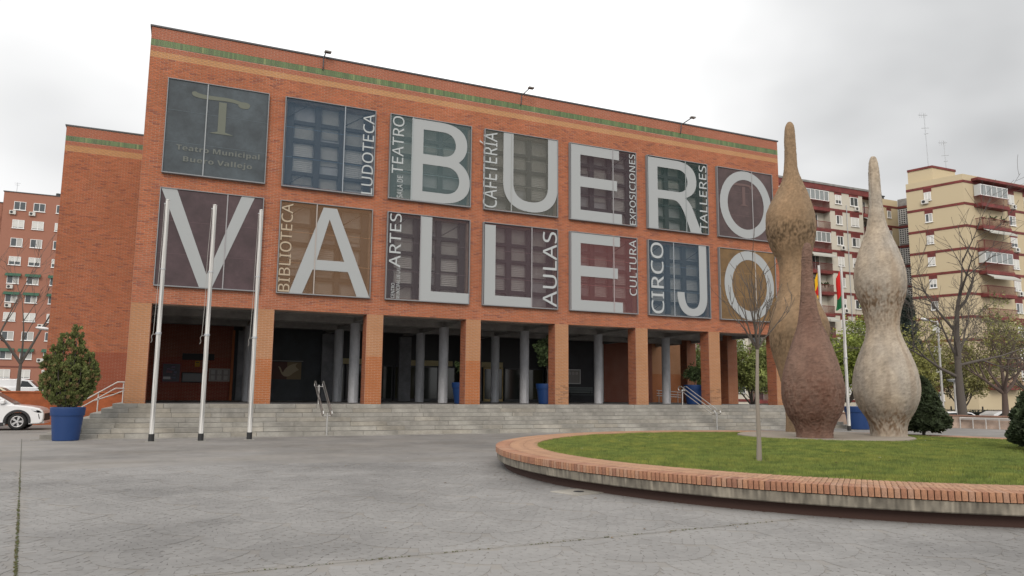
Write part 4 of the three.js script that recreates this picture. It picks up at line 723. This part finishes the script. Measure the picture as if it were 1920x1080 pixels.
  part('tail_light', [box(-wb - .69, -wb - .55, .8, .98, -.09, .0), box(-wb - .69, -wb - .55, .8, .98, -W, -W + .09)], std(rgb(.25, .015, .015), .3), t);
  return t;
}
const WHITE = rgb(.72, .73, .74);
const hatch = { w: 1.76, wb: 2.54, lamp: [.72, .72], mirror: -.5, nose: [[.84, .3], [.87, .45], [.87, .62], [.82, .74], [.72, .83], [.5, .89], [.2, .93], [-.2, .97]], tail: [[-1.2, 1.0], [-wbT(2.54) + .2, 1.05], [-wbT(2.54), .95], [-wbT(2.54) - .03, .6], [-wbT(2.54) + .03, .3]], cab: [[-.12, .95], [-.92, 1.45], [-1.5, 1.53], [-2.5, 1.5], [-2.95, 1.3], [-3.12, 1.0]], windows: [[[-.42, 1.02], [-.98, 1.4], [-1.5, 1.45], [-1.52, 1.02]], [[-1.6, 1.03], [-1.58, 1.45], [-2.4, 1.42], [-2.75, 1.2], [-2.7, 1.06]]] };
function wbT(w) { return w + .66; }
const van = { w: 1.8, wb: 2.7, lamp: [.66, .8], nose: [[.8, .3], [.84, .5], [.82, .75], [.72, .9], [.3, 1.03], [-.1, 1.08]], tail: [[-1.5, 1.1], [-3.36, 1.1], [-3.38, .6], [-3.36, .3]], cab: [[-.05, 1.05], [-.75, 1.72], [-1.2, 1.82], [-3.2, 1.82], [-3.36, 1.7], [-3.36, 1.06]], windows: [[[-.35, 1.1], [-.85, 1.62], [-1.35, 1.66], [-1.4, 1.1]]] };
car('parked_car', 'white hatchback parked before the orange wall, cut by the left picture edge', 'car', [-5.65, 0, -4.67], 0, WHITE, hatch);
car('parked_van', 'white delivery van on the street beyond the orange wall', 'van', [-12.3, .75, -53], -.05, WHITE, van);
car('parked_car', 'white car with dark windows parked left of the delivery van', 'car', [-16.1, .75, -54], -.05, WHITE, hatch);
car('parked_car', 'cream car just behind the orange wall, only its roof showing at the left edge', 'car', [-9.0, .25, -24], 0, rgb(.62, .56, .40), hatch);
car('parked_car', 'white car beyond the brick wall left of the bare tree trunk', 'car', [44.2, -.8, -.3], -.4, WHITE, hatch);
car('parked_car', 'white car beyond the brick wall right of the bare tree trunk', 'car', [50.0, -.8, -.8], -.4, WHITE, hatch);

// ---------------------------------------------------------------- low brick wall, rail and street lamps at the right
{
  const t = thing('low_brick_wall', 'long low orange brick wall bounding the plaza at the right', 'wall'), a = V(32.9, 0, -6.7), b = V(39.9, 0, 12), d = b.clone().sub(a), L = d.length(); d.normalize();
  const m = new THREE.Matrix4().makeBasis(d, V(0, 1, 0), V(-d.z, 0, d.x)).setPosition(a), bl = { m: [], c: [] };
  part('wall', box(0, L, -.9, .6, -.12, .12).applyMatrix4(m), M.mortar, t); rnd = SEED(151);
  const nrm = V(d.z, 0, -d.x); lay(b.clone().add(nrm.clone().negate().multiplyScalar(-.12)), d.clone().negate(), V(-d.z, 0, d.x).negate().multiplyScalar(-1).negate(), L, .6, null, [.40, .13, .07], bl);
  instanced('brickwork', new THREE.BoxGeometry(1, 1, 1), M.white, bl.m, bl.c, t);
  part('coping', [...Array(Math.ceil(L / .9))].map((_, i) => rbox(i * .9, Math.min(L, i * .9 + .89), .6, .66, -.17, .17, .01).applyMatrix4(m)), conc(rgb(.36, .2, .14)), t);
}
{
  const t = thing('metal_rail', 'low pale metal rail in front of the brick wall at the right', 'railing'), a = V(36.4, 0, 3.4), b = V(37.9, 0, 8.4);
  part('rail', [rod(a.clone().setY(.52), b.clone().setY(.52), .03), rod(a.clone().setY(.46), b.clone().setY(.46), .02)], M.polewhite, t); for (let i = 0; i <= 9; i++) { const p = a.clone().lerp(b, i / 9); part('post', rod(p, p.clone().setY(.52), .026), M.polewhite, t); }
}
function lamp(name, label, x, y, z, h, heads) { const t = thing(name, label, 'street lamp', [x, y, z]); part('pole', [rod(V(0, 0, 0), V(0, h, 0), .08, .05, 12), cyl(0, 0, .5, 0, .11, .1, 12)], M.polewhite, t); for (const [dx, dy, dz] of heads) { part('arm', rod(V(0, h - .1, 0), V(dx, dy, dz), .03), M.polewhite, t); part('lamp_head', new THREE.SphereGeometry(1, 16, 10).scale(.36, .09, .16).rotateZ(-.12).translate(dx, dy, dz), std(rgb(.7, .7, .7), .5), t); } return t; }
lamp('street_lamp', 'white twin-headed street lamp rising behind the potted conifer', -6.6, 0, -17.4, 4.75, [[-.35, 4.82, .1], [.28, 4.86, 0]]);
lamp('street_lamp', 'pale street lamp with one head, left of the tall bare tree', 42.0, -.8, -1.6, 7.0, [[-.7, 7.05, -.3]]);
{ const t = thing('park_lamp', 'short pale park lamp with a flat disc top beyond the brick wall', 'lamp', [42.6, -.8, -1.2]); part('pole', rod(V(0, 0, 0), V(0, 3.3, 0), .09, .07, 12), M.polewhite, t); part('lamp_head', cyl(0, 3.3, 3.42, 0, .3, .42, 24), M.alu, t); part('cap', cyl(0, 3.42, 3.46, 0, .44, .1, 24), M.polewhite, t); }

// ---------------------------------------------------------------- trees
{
  rnd = SEED(161);
  const o = { kids: [5, 5, 4], jit: .15, lift: .06, ang: .68, from: .25, min: .009, taper: .93 };
  bareTree('bare_tree', 'tall bare tree with a thick dark trunk and wide spreading boughs by the brick wall', [37.9, 0, 2.5], 3.6, .26, { ...o, lean: -.03, limbs: [[-.02, 1, 0, 5.4, .72], [-.9, .5, -.35, 4.4, .36, .72], [.85, .22, .45, 4.4, .32, .9], [-.4, .9, -.2, 3.4, .3], [.45, .85, .2, 3.2, .28], [-.75, .7, .3, 2.6, .24], [.7, .6, -.4, 2.6, .22]] });
  { const t = thing('tree_kerb', 'pale kerb ring around the foot of the tall bare tree', 'kerb', [37.9, 0, 2.5]); part('ring', new THREE.LatheGeometry([[.7, 0], [.95, 0], [.95, .12], [.7, .12], [.7, 0]].map(([x, y]) => new THREE.Vector2(x, y)), 40), M.stone[1], t); }
  const brown = std(rgb(.10, .072, .06), .95);
  rnd = SEED(162);
  const [t2, tips2] = bareTree('bare_tree', 'smaller brown twiggy tree beyond the brick wall at the right edge', [45.6, -.8, -.2], 2.6, .25, { ...o, kids: [5, 5, 4], limbs: [[0, 1, 0, 3, .6], [-.7, .7, -.3, 3, .5], [.7, .7, .3, 3.2, .5], [.2, .8, -.6, 2.8, .5], [-.3, .9, .5, 2.8, .5]] }, brown);
  crown(t2, tips2.filter((p) => p.y > 4.6), 500, .25, cluster(5, .1, .12, 12), () => { const k = R(.7, 1.2); return rgb(.2 * k, .2 * k, .05 * k); });
  const spring = cluster(7, .12, .13, 14), spring2 = cluster(8, .16, .17, 15);
  const leafy = (label, x, y, z, h, r, n, c, seed, sp, geo, ld = .8) => { rnd = SEED(seed); const [t, tips] = bareTree('leafy_tree', label, [x, y, z], h * .3, r, { ...o, kids: [5, 5], limbs: [[0, 1, 0, h * .62, .6], [-.7, ld, -.3, h * .45, .5], [.7, ld, .3, h * .45, .5], [.25, ld, -.7, h * .45, .5], [-.3, ld, .7, h * .42, .5], [.5, ld * 1.3, .1, h * .5, .5], [-.5, ld * 1.3, .1, h * .5, .5]] }); crown(t, tips, n, sp, geo, (p) => { const k = R(.65, 1.3) * (.8 + .5 * perlin.noise(p.x * .9, p.y * .9, p.z * .9)); return rgb(c[0] * k, c[1] * k, c[2] * k); }); };
  leafy('bright green leafy tree between the red and the pale sculpture', 41.2, -.8, -7.9, 6.3, .16, 3600, [.27, .33, .06], 171, .42, spring2);
  leafy('light green tree seen through the last bay of the arcade', 35.4, -.8, -10.6, 5.4, .14, 2200, [.27, .32, .09], 172, .4, spring2);
  leafy('light green tree seen in the narrow gap left of the seventh pillar', 31.9, -.8, -13.4, 5.6, .14, 2200, [.24, .31, .09], 173, .4, spring2);
  leafy('sparse yellow-green tree just right of the pale sculpture', 43.6, -.8, -4.8, 5.6, .15, 2000, [.31, .31, .09], 174, .38, spring);
  leafy('sparse yellow-green tree behind the pale street lamp', 46.2, -.8, -3.4, 5.0, .13, 1300, [.3, .29, .1], 175, .42, spring);
  leafy('olive green tree behind the twiggy one at the right edge', 52.5, -.8, -2.6, 7.4, .16, 1500, [.26, .26, .1], 176, .45, spring);
  { rnd = SEED(177); const t = thing('conifer', 'tall dark blue-green conifer behind the right edge of the pale sculpture', 'tree', [50.4, -.8, -10.3]), mats = [], cols = [], sp = cluster(9, .16, .26, 5, (q) => V(q() - .5, -.15, q() - .5).normalize()); part('trunk', rod(V(0, 0, 0), V(0, 9, 0), .16, .03), bark, t);
    for (let i = 0; i < 4200; i++) { const s = rnd(), y = lerp(1.2, 9.9, s), tier = .75 + .25 * Math.sin(y * 5.2), a = R(0, 6.28), r = (1 - s) * 1.9 * tier * Math.sqrt(R(.2, 1)) + .1, k = R(.6, 1.3); mats.push(TRS(V(Math.cos(a) * r, y - r * .25, Math.sin(a) * r), rndQ(), V(1, .6, 1))); cols.push(rgb(.04 * k, .055 * k, .047 * k)); } instanced('crown', sp, leafMat, mats, cols, t); }
  rnd = SEED(181);
  const left = { kids: [3, 3, 3], jit: .1, lift: .1, ang: .5, from: .35, min: .014 };
  bareTree('bare_tree', 'bare forked street tree before the red brick apartment block, right one of two', [-13.4, .75, -50.5], 3.2, .2, { ...left, limbs: [[-.75, 1, .1, 6.2, .75], [.45, 1, 0, 6.6, .7], [.1, 1, .4, 6, .5]] });
  bareTree('bare_tree', 'bare street tree at the left picture edge before the red brick apartment block', [-15.6, .75, -49], 3.4, .17, { ...left, limbs: [[-.2, 1, .1, 6, .75], [.4, 1, 0, 6.4, .7], [-.5, 1, .4, 5, .5]] });
}
{ // fence with hedge across the far street
  const t = thing('metal_fence', 'black railing fence before the dark hedge at the foot of the cream apartment block', 'fence'), a = V(47.2, -.8, -7.2), d = V(.915, 0, .403), at = (s) => a.clone().addScaledVector(d, s);
  for (const y of [.15, 1.35, 1.5]) part('rail', rod(at(0).add(V(0, y, 0)), at(11).add(V(0, y, 0)), .025), M.black, t);
  const g = []; for (let i = 0; i <= 90; i++) g.push(rod(at(i * 11 / 90), at(i * 11 / 90).add(V(0, 1.55, 0)), .012, .012, 5)); const bars = part('bars', g, M.black, t); bars.userData.kind = 'stuff';
  for (let i = 0; i <= 5; i++) part('post', rod(at(i * 2.2), at(i * 2.2).add(V(0, 1.75, 0)), .05), M.black, t);
  rnd = SEED(191); const h = thing('hedge', 'dark green hedge behind the black railing fence', 'hedge', [0, 0, 0]), mats = [], cols = []; for (let i = 0; i < 4200; i++) { const p = at(R(-1, 11)).add(V(R(-.4, .4), R(0, 1.25) + .1 * rnd(), -.8 + R(-.4, .4))), k = R(.5, 1.3); mats.push(TRS(p, rndQ(), V(1, 1, 1))); cols.push(rgb(.022 * k, .04 * k, .02 * k)); } instanced('foliage', cluster(8, .12, .16, 31), leafMat, mats, cols, h);
}

// ---------------------------------------------------------------- apartment blocks
const CREAM = std(hex(184, 170, 141), .9), PALE = std(hex(186, 181, 168), .9), MAROON = std(hex(124, 56, 53), .8, { map: T.stain }), REDB = std(rgb(.31, .14, .095), .9, { bumpMap: grain.fine, bumpScale: .01 }), AC = std(rgb(.55, .54, .5), .6), SHUT = std(rgb(.6, .6, .57), .6), GREEN = std(rgb(.035, .10, .065), .8), PANE = std(rgb(.06, .07, .075), .1), CURT = std(rgb(.4, .4, .38), .8);
const shared = {};
const frameG = (w, h) => shared[w + '_' + h] ??= (() => { const k = .07; return merge([box(-w / 2, -w / 2 + k, 0, h, 0, .09), box(w / 2 - k, w / 2, 0, h, 0, .09), box(-w / 2 + k, w / 2 - k, h - k, h, 0, .09), box(-w / 2 + k, w / 2 - k, 0, k, 0, .09), box(-k / 2, k / 2, k, h - k, 0, .07), box(-w / 2 - .08, w / 2 + .08, -.07, -.003, 0, .16)]); })();
const acG = merge([rbox(-.42, .42, 0, .58, .02, .34, .02), box(-.3, -.26, -.08, -.003, .0, .3), box(.26, .3, -.08, -.003, 0, .3)]), fanG = new THREE.CylinderGeometry(.2, .2, .012, 18).rotateX(Math.PI / 2).translate(-.12, .29, .345);
// windows live in a facade frame: m maps (along, up, out) to the block
function win(parent, m, x, y, w, h, kind, top) {
  const f = part('window', frameG(w, h), M.whitewin, parent); f.applyMatrix4(m.clone().multiply(new THREE.Matrix4().makeTranslation(x, y, .01)));
  part('pane', shared['p' + w + h] ??= box(-w / 2 + .05, w / 2 - .05, .05, h - .05, .005, .03), PANE, f);
  if (kind === 'half') part('curtain', shared['c' + w + h] ??= box(.03, w / 2 - .06, .06, h - .06, .031, .036), CURT, f);
  if (kind === 'shut' || kind === 'low') part('shutter', (shared['s' + kind + w + h] ??= (() => { const y0 = kind === 'low' ? h * .4 : .16, n = 9; return merge([...Array(n)].map((_, i) => box(-w / 2 + .06, w / 2 - .06, lerp(y0, h - .06, i / n) + .008, lerp(y0, h - .06, (i + 1) / n), .04, .06 + .006 * (i % 2)))); })()), SHUT, f);
  if (top === 'awning') part('awning', shared['a' + w] ??= new THREE.ExtrudeGeometry(pts([[0, 0], [.5, -.42], [.5, -.5], [0, -.06]]), { depth: w + .5, bevelEnabled: false }).rotateY(-Math.PI / 2).translate(w / 2 + .25, h + .3, .02), GREEN, f);
  return f;
}
function ac(parent, m, x, y) { const a = part('air_conditioner', acG, AC, parent); a.applyMatrix4(m.clone().multiply(new THREE.Matrix4().makeTranslation(x, y, 0))); part('fan', fanG, M.dark, a); }
const faceZ = (x, z) => new THREE.Matrix4().makeTranslation(x, 0, z);
{
  const b = thing('apartment_building', 'red brick apartment block with white windows and green awnings left of the theatre', 'building'), z = -103, m = faceZ(0, z); rnd = SEED(201);
  part('wall', box(-26.4, -8, .7, 31.6, z - 12, z), REDB, b); part('roof_edge', box(-26.5, -7.9, 31.6, 31.72, z - 12, z + .1), M.frameDark, b); part('string_course', box(-26.42, -8, 4.95, 5.15, z, z + .06), std(rgb(.16, .06, .045), .9), b);
  [-24.2, -21.65, -18.85, -16.2].forEach((x, c) => { for (let r = 0; r < 10; r++) {
    const y = 28.9 - r * 2.84, kind = r === 1 ? 'shut' : r === 9 ? 'shut' : ['none', 'half', 'half', 'low', 'half', 'half', 'shut', 'half', 'half', 'half'][r], xx = x + .055 * r * 0;
    win(b, m, xx, y, c === 2 ? 1.1 : 1.55, 1.3, kind, r === 4 || r === 5 || r === 8 ? 'awning' : null);
    if (r === 0 && c < 2) ac(b, m, xx - .85, y - .75); if ((r === 4 || r === 5) && c === 0) ac(b, m, xx - .3, y - .8); if (r === 6 && c === 2) ac(b, m, xx - 1.2, y - .9); if (r === 8 && c === 1) ac(b, m, xx + 1.9, y - .4);
  } });
  part('chimney', cyl(-19.6, 31.6, 32.5, z - 2, .35, .32, 14), M.dark, b);
  const b2 = thing('apartment_building', 'neighbouring red brick block cut by the left picture edge', 'building'); part('wall', box(-48, -26.55, .7, 29.9, z - 12, z - .6), REDB, b2); part('roof_edge', box(-48, -26.5, 29.9, 30.02, z - 12, z - .5), M.frameDark, b2);
  for (let r = 0; r < 9; r++) for (const x of [-27.9, -30.6]) { win(b2, faceZ(0, z - .6), x, 26.4 - r * 2.84, 1.55, 1.3, r % 2 ? 'half' : 'shut', r === 0 ? 'awning' : null); if (r === 0) ac(b2, faceZ(0, z - .6), x + .3, 26.4 - .8); }
  const a = thing('roof_antenna', 'thin antenna on the roof of the red brick block', 'antenna', [-25, 31.7, z - 1]); part('mast', rod(V(0, 0, 0), V(0, 1.7, 0), .03), M.alu, a); part('arm', [rod(V(-.4, 1.6, 0), V(.4, 1.6, 0), .02), rod(V(-.3, 1.3, 0), V(.3, 1.3, 0), .02)], M.alu, a);
}
const railG = (w) => shared['rail' + w] ??= merge([box(-w / 2, w / 2, .95, 1.02, -.03, .03), box(-w / 2, w / 2, .05, .1, -.03, .03), ...[...Array(Math.round(w / .16))].map((_, i) => box(-w / 2 + i * .16, -w / 2 + i * .16 + .035, .1, .95, -.015, .015))]);
const glazeG = (w, h) => shared['gl' + w] ??= merge([box(-w / 2, w / 2, h - .08, h, 0, .08), box(-w / 2, w / 2, 0, .08, 0, .08), ...[...Array(6)].map((_, i) => box(-w / 2 + i * (w - .07) / 5, -w / 2 + i * (w - .07) / 5 + .07, .08, h - .08, 0, .08))]);
// one balcony of width w at (x, y) on a facade; out > 0 projects
function balcony(b, m, x, y, w, out, type) {
  const put = (n, g, mt, p = b) => { const q = part(n, g, mt, p); q.applyMatrix4(m.clone().multiply(new THREE.Matrix4().makeTranslation(x, y, 0))); return q; };
  const s = put('balcony', [box(-w / 2, w / 2, -.42, 0, -1.1, out)], MAROON); 
  const sub = (n, g, mt) => part(n, g, mt, s);
  sub('railing', railG(w).clone().translate(0, 0, out - .06), MAROON);
  if (out > .3) sub('railing', merge([railG(out).clone().rotateY(Math.PI / 2).translate(-w / 2 + .04, 0, out / 2)]), MAROON);
  if (type === 'glazed') { sub('glazing', glazeG(w - .2, 1.45).clone().translate(0, 1.02, out - .14), M.whitewin); sub('pane', box(-w / 2 + .1, w / 2 - .1, 1.05, 2.45, out - .12, out - .1), std(rgb(.2, .22, .22), .15)); if (out > .3) sub('side_glazing', box(-w / 2 + .06, -w / 2 + .1, 1.02, 2.47, .1, out - .15), std(rgb(.5, .52, .52), .3)); }
  else { sub('door', [box(-w * .12, w * .2, 0, 2.1, -1.08, -1.02)], PANE); sub('door_frame', [box(-w * .14, -w * .12, 0, 2.15, -1.08, -1.0), box(w * .2, w * .22, 0, 2.15, -1.08, -1.0), box(.03 * w, .05 * w, 0, 2.1, -1.02, -.99)], M.whitewin); }
  if (type === 'awning') sub('awning', new THREE.ExtrudeGeometry(pts([[0, 0], [.9, -.5], [.9, -.72], [.86, -.72], [.86, -.54], [0, -.05]]), { depth: w - .3, bevelEnabled: false }).rotateY(-Math.PI / 2).translate(w / 2 - .15, 2.44, out - .1), std(rgb(.42, .42, .38), .9));
  if (type === 'plants') { const q = SEED(Math.round(x * 7 + y * 3)); sub('plant', merge([...Array(14)].map(() => cluster(9, .16, .3, Math.floor(q() * 999)).translate((q() - .5) * w * .8, .8 + q() * .5, out - .25))), std(rgb(.05, .07, .03), .9, { side: THREE.DoubleSide })); }
}
const brownTop = (b, m, x, y, w, h) => part('maroon_panel', box(-w / 2, w / 2, 0, h, .002, .05), MAROON, b).applyMatrix4(m.clone().multiply(new THREE.Matrix4().makeTranslation(x, y, 0)));
{ // pale block behind the sculptures; all its faces look the way of the theatre
  const b = thing('apartment_building', 'pale apartment block with maroon bands and balconies behind the sculptures', 'building'), z = -45, m = faceZ(0, z); rnd = SEED(211);
  const F = 2.92, top = 30.62, bays = [57.2, 67.75, 78.45, 89.0], bw = 4.4, g = [];
  g.push(box(50, 89.4, -1, top, z - 14, z - 1.12)); let x = 50; for (const c of bays) { if (c > 88) break; g.push(box(x, c - bw / 2, -1, top, z - 1.12, z)); x = c + bw / 2; } g.push(box(x, 87.0, -1, top, z - 1.12, z));
  part('wall', g, PALE, b); part('cornice', box(50, 89.4, top - .75, top + .02, z - 1.1, z + .12), MAROON, b); part('roof_edge', box(49.9, 89.5, top + .021, top + .3, z - 14, z + .2), conc(rgb(.3, .3, .29)), b);
  part('parapet', box(60, 74.3, top + .3, top + 1.0, z - 6, z - 3), PALE, b);
  for (let r = 0; r < 10; r++) {
    const y = 27.35 - r * F; x = 50; // band height
    for (const c of [...bays, 99]) { const e = Math.min(c - bw / 2, 87.0); if (e > x + .1) part('band', box(x, e, y - .2, y + .12, z + .001, z + .07), MAROON, b); x = c + bw / 2; }
    bays.forEach((c, i) => {
      if (c > 88) { balcony(b, m, 88.2, y, 2.3, .05, ['open', 'awning', 'glazed'][(r + i) % 3]); return; }
      balcony(b, m, c, y, bw, .12, i === 2 ? ['glazed', 'open', 'glazed', 'awning', 'plants', 'open', 'awning', 'plants', 'open', 'open'][r] : ['open', 'glazed', 'awning', 'plants'][Math.floor(rnd() * 4)]);
      for (const [dx, w, k] of [[3.85, 1.1, 0], [6.85, 1.5, 1]]) { if (c + dx > 86.5) continue; brownTop(b, m, c + dx, y + 2.16, w + .25, .56); win(b, m, c + dx, y + .86, w, 1.28, ['half', 'shut', 'low', 'none', 'half'][(r * 3 + k + i) % 5]); if ((r * 2 + k + i) % 3 === 0) ac(b, m, c + dx + .35, y + .18); }
      part('downpipe', rod(V(c + 5.3, y - 2, z + .1), V(c + 5.3, y + .85, z + .1), .05), M.alu, b);
    });
  }
  const a = thing('roof_antenna', 'thin antenna on the pale block, left of the tall ochre sculpture', 'antenna', [69.56, top, -42 - 4]); part('mast', rod(V(0, 0, 0), V(0, 5.6, 0), .05), M.alu, a); part('arm', [rod(V(-.5, 5.5, 0), V(.5, 5.6, 0), .03), rod(V(-.6, 5.35, 0), V(.2, 5.4, 0), .025)], M.alu, a);
}
{ // cream block with the stair tower
  const b = thing('apartment_building', 'cream apartment block with maroon bands and corner balconies at the right', 'building'); rnd = SEED(221);
  const F = 2.9, top = 29.05, C = V(89.8, 0, -32), d = V(-.311, 0, -.950), E = C.clone().addScaledVector(d, 6.85), g = [];
  const side = (L, h0, h1, t, o = 0) => { const q = box(0, L, h0, h1, -t, 0); return q; };
  const mL = new THREE.Matrix4().makeBasis(d.clone().negate(), V(0, 1, 0), V(-d.z, 0, d.x).multiplyScalar(-1)).setPosition(E); // along from far end to corner, outwards to the left
  const mR = faceZ(C.x, C.z);
  const hull = new THREE.Shape(); [[C.x, C.z], [112, C.z], [112, -50], [105, -50], [E.x, E.z]].forEach(([x, z], i) => i ? hull.lineTo(x, -z) : hull.moveTo(x, -z)); hull.closePath();
  part('wall', metre(new THREE.ExtrudeGeometry(hull, { depth: 31.0, bevelEnabled: false }).rotateX(-Math.PI / 2).translate(0, -1, 0)), CREAM, b);
  const prism = (l, y0, y1) => { const q = new THREE.Shape(); l.forEach(([x, z], i) => i ? q.lineTo(x, -z) : q.moveTo(x, -z)); q.closePath(); return metre(new THREE.ExtrudeGeometry(q, { depth: y1 - y0, bevelEnabled: false }).rotateX(-Math.PI / 2).translate(0, y0, 0)); };
  const ph = [[88.7, -38.9], [89.65, -36.0], [94.2, -36.0], [96, -41]], ph2 = [[94.21, -36.4], [98.5, -36.4], [98.5, -41], [96.01, -41]];
  part('roof_house', prism(ph, 29.99, 31.9), CREAM, b); part('roof_house_cap', prism([[88.6, -38.9], [89.58, -35.9], [94.25, -35.9], [96.1, -41]], 31.9, 32.2), MAROON, b);
  part('roof_house', prism(ph2, 29.99, 31.0), CREAM, b); part('roof_house_cap', prism([[94.26, -36.3], [98.6, -36.3], [98.6, -41], [96.11, -41]], 31.0, 31.25), MAROON, b);
  for (let r = 0; r < 10; r++) {
    const y = top - r * F; if (y < 1) break;
    part('band', [box(0, 6.85 + .02, y - .16, y + .16, .001, .06).applyMatrix4(mL), box(-.02, 22, y - .16, y + .16, .001, .06).applyMatrix4(mR)], MAROON, b);
    brownTop(b, mL, 2.62, y - .62, 1.0, .46); win(b, mL, 2.62, y - 1.78, .85, 1.12, ['shut', 'half', 'shut', 'shut', 'low', 'half', 'shut', 'shut'][r % 8]); if (r === 0 || r === 7) ac(b, mL, 2.3, y - 2.2);
    if (r > 0) balcony(b, mR, 4.6, y + .05, 5.6, 1.0, ['open', 'glazed', 'plants', 'awning', 'glazed', 'awning', 'open', 'plants', 'open'][r % 9]);
    [[9.2, 1.3], [12.6, 1.3], [16, 1.3]].forEach(([x, w], k) => { brownTop(b, mR, x, y - .75, w + .2, .59); win(b, mR, x, y - 2.05, w, 1.28, ['shut', 'half', 'low', 'shut'][(r + k) % 4]); if ((r + k) % 2 === 0) ac(b, mR, x + .3, y - 2.7); });
  }
  part('cornice', box(1.6, 22, top + .17, top + .5, 0.001, .9).applyMatrix4(mR), MAROON, b);
  // recessed link and lattice stair tower
  const link = thing('stair_tower', 'narrow link with white lattice screens between the pale and the cream block', 'building');
  part('wall', box(89.42, 94.1, -1, 30.0, -52, -45), CREAM, link); const mT = new THREE.Matrix4().makeBasis(d.clone().negate(), V(0, 1, 0), V(-d.z, 0, d.x).multiplyScalar(-1)).setPosition(V(94.1, 0, -45));
  part('wall', box(0, 5, -1, 30.2, -2, -.06).applyMatrix4(mT), conc(rgb(.32, .31, .3)), link); part('chimney', [box(92.2, 93.0, 30.0, 30.8, -47, -46.3), box(92.1, 93.1, 30.8, 30.95, -47.1, -46.2)], M.dark, link);
  const lat = []; for (let i = 0; i <= 14; i++) lat.push(box(i * .32, i * .32 + .11, 0, 2.2, 0, .1)); for (let j = 0; j <= 7; j++) lat.push(box(0, 4.6, j * .3, j * .3 + .1, .003, .097)); const lg = merge(lat);
  for (let r = 0; r < 9; r++) { const y = 28.95 - r * F; part('band', [box(0, 5, y - .16, y + .16, -.05, .14).applyMatrix4(mT), box(89.45, 94.1, y - .16, y + .12, -45, -44.94)], MAROON, link); const q = part('lattice', lg, std(rgb(.5, .5, .49), .9), link); q.applyMatrix4(mT.clone().multiply(new THREE.Matrix4().makeTranslation(0, y - 2.5, 0))); part('backing', box(.02, 4.6, y - 2.5, y - .2, -.055, -.03).applyMatrix4(mT), M.dark, link); brownTop(link, faceZ(0, -45), 92.2, y - .62, .9, .4); win(link, faceZ(0, -45), 92.2, y - 1.7, .7, 1.05, 'none'); }
  for (const [x, h, l] of [[97.3, 11.6, 'taller antenna on the roof of the cream block'], [101.1, 8.0, 'shorter antenna on the roof of the cream block, right of the taller one']]) { const a = thing('roof_antenna', l, 'antenna', [x, 31.2, -42]); part('mast', rod(V(0, 0, 0), V(-h * .03, h, 0), .07, .05), M.alu, a); part('arm', [rod(V(-1.2 - h * .03, h - .5, 0), V(.7 - h * .03, h - .2, 0), .04), rod(V(-.7 - h * .03, h - 2.4, 0), V(.9 - h * .03, h - 2.1, 0), .035), ...[-.9, -.5, -.1, .3].map((q) => rod(V(q - h * .03, h - .75 + q * .1, 0), V(q - h * .03, h + .05 + q * .1, 0), .025)), rod(V(-.3 - h * .02, h - 3.2, 0), V(.5 - h * .02, h - 3.0, 0), .05)], M.alu, a); }
}

{ // alike things share a group
  const phrase = { flagpole: 'flagpoles on the plaza', flag: 'flags on the flagpoles', sign: 'banner screens and signs of the theatre', floodlight: 'floodlights at the roof edge', 'plant pot': 'blue plant pots', sculpture: 'gourd-shaped sculptures on the lawn', car: 'parked cars', 'street lamp': 'street lamps', antenna: 'roof antennas', shrub: 'conifer shrubs on the lawn', handrail: 'handrails of the steps and ramps', 'notice board': 'notice boards inside the arcade' };
  const names = { bare_tree: 'bare trees', leafy_tree: 'trees in spring leaf', small_tree: 'small trees in the blue pots', apartment_building: 'apartment blocks' };
  const count = {}; for (const o of scene.children) { const k = names[o.name.replace(/_\d+$/, '')] ?? phrase[o.userData.category]; if (k) (count[k] ??= []).push(o); }
  for (const [k, l] of Object.entries(count)) if (l.length > 1) for (const o of l) if (!o.userData.kind) o.userData.group = k;
}
renderer.render(scene, camera);
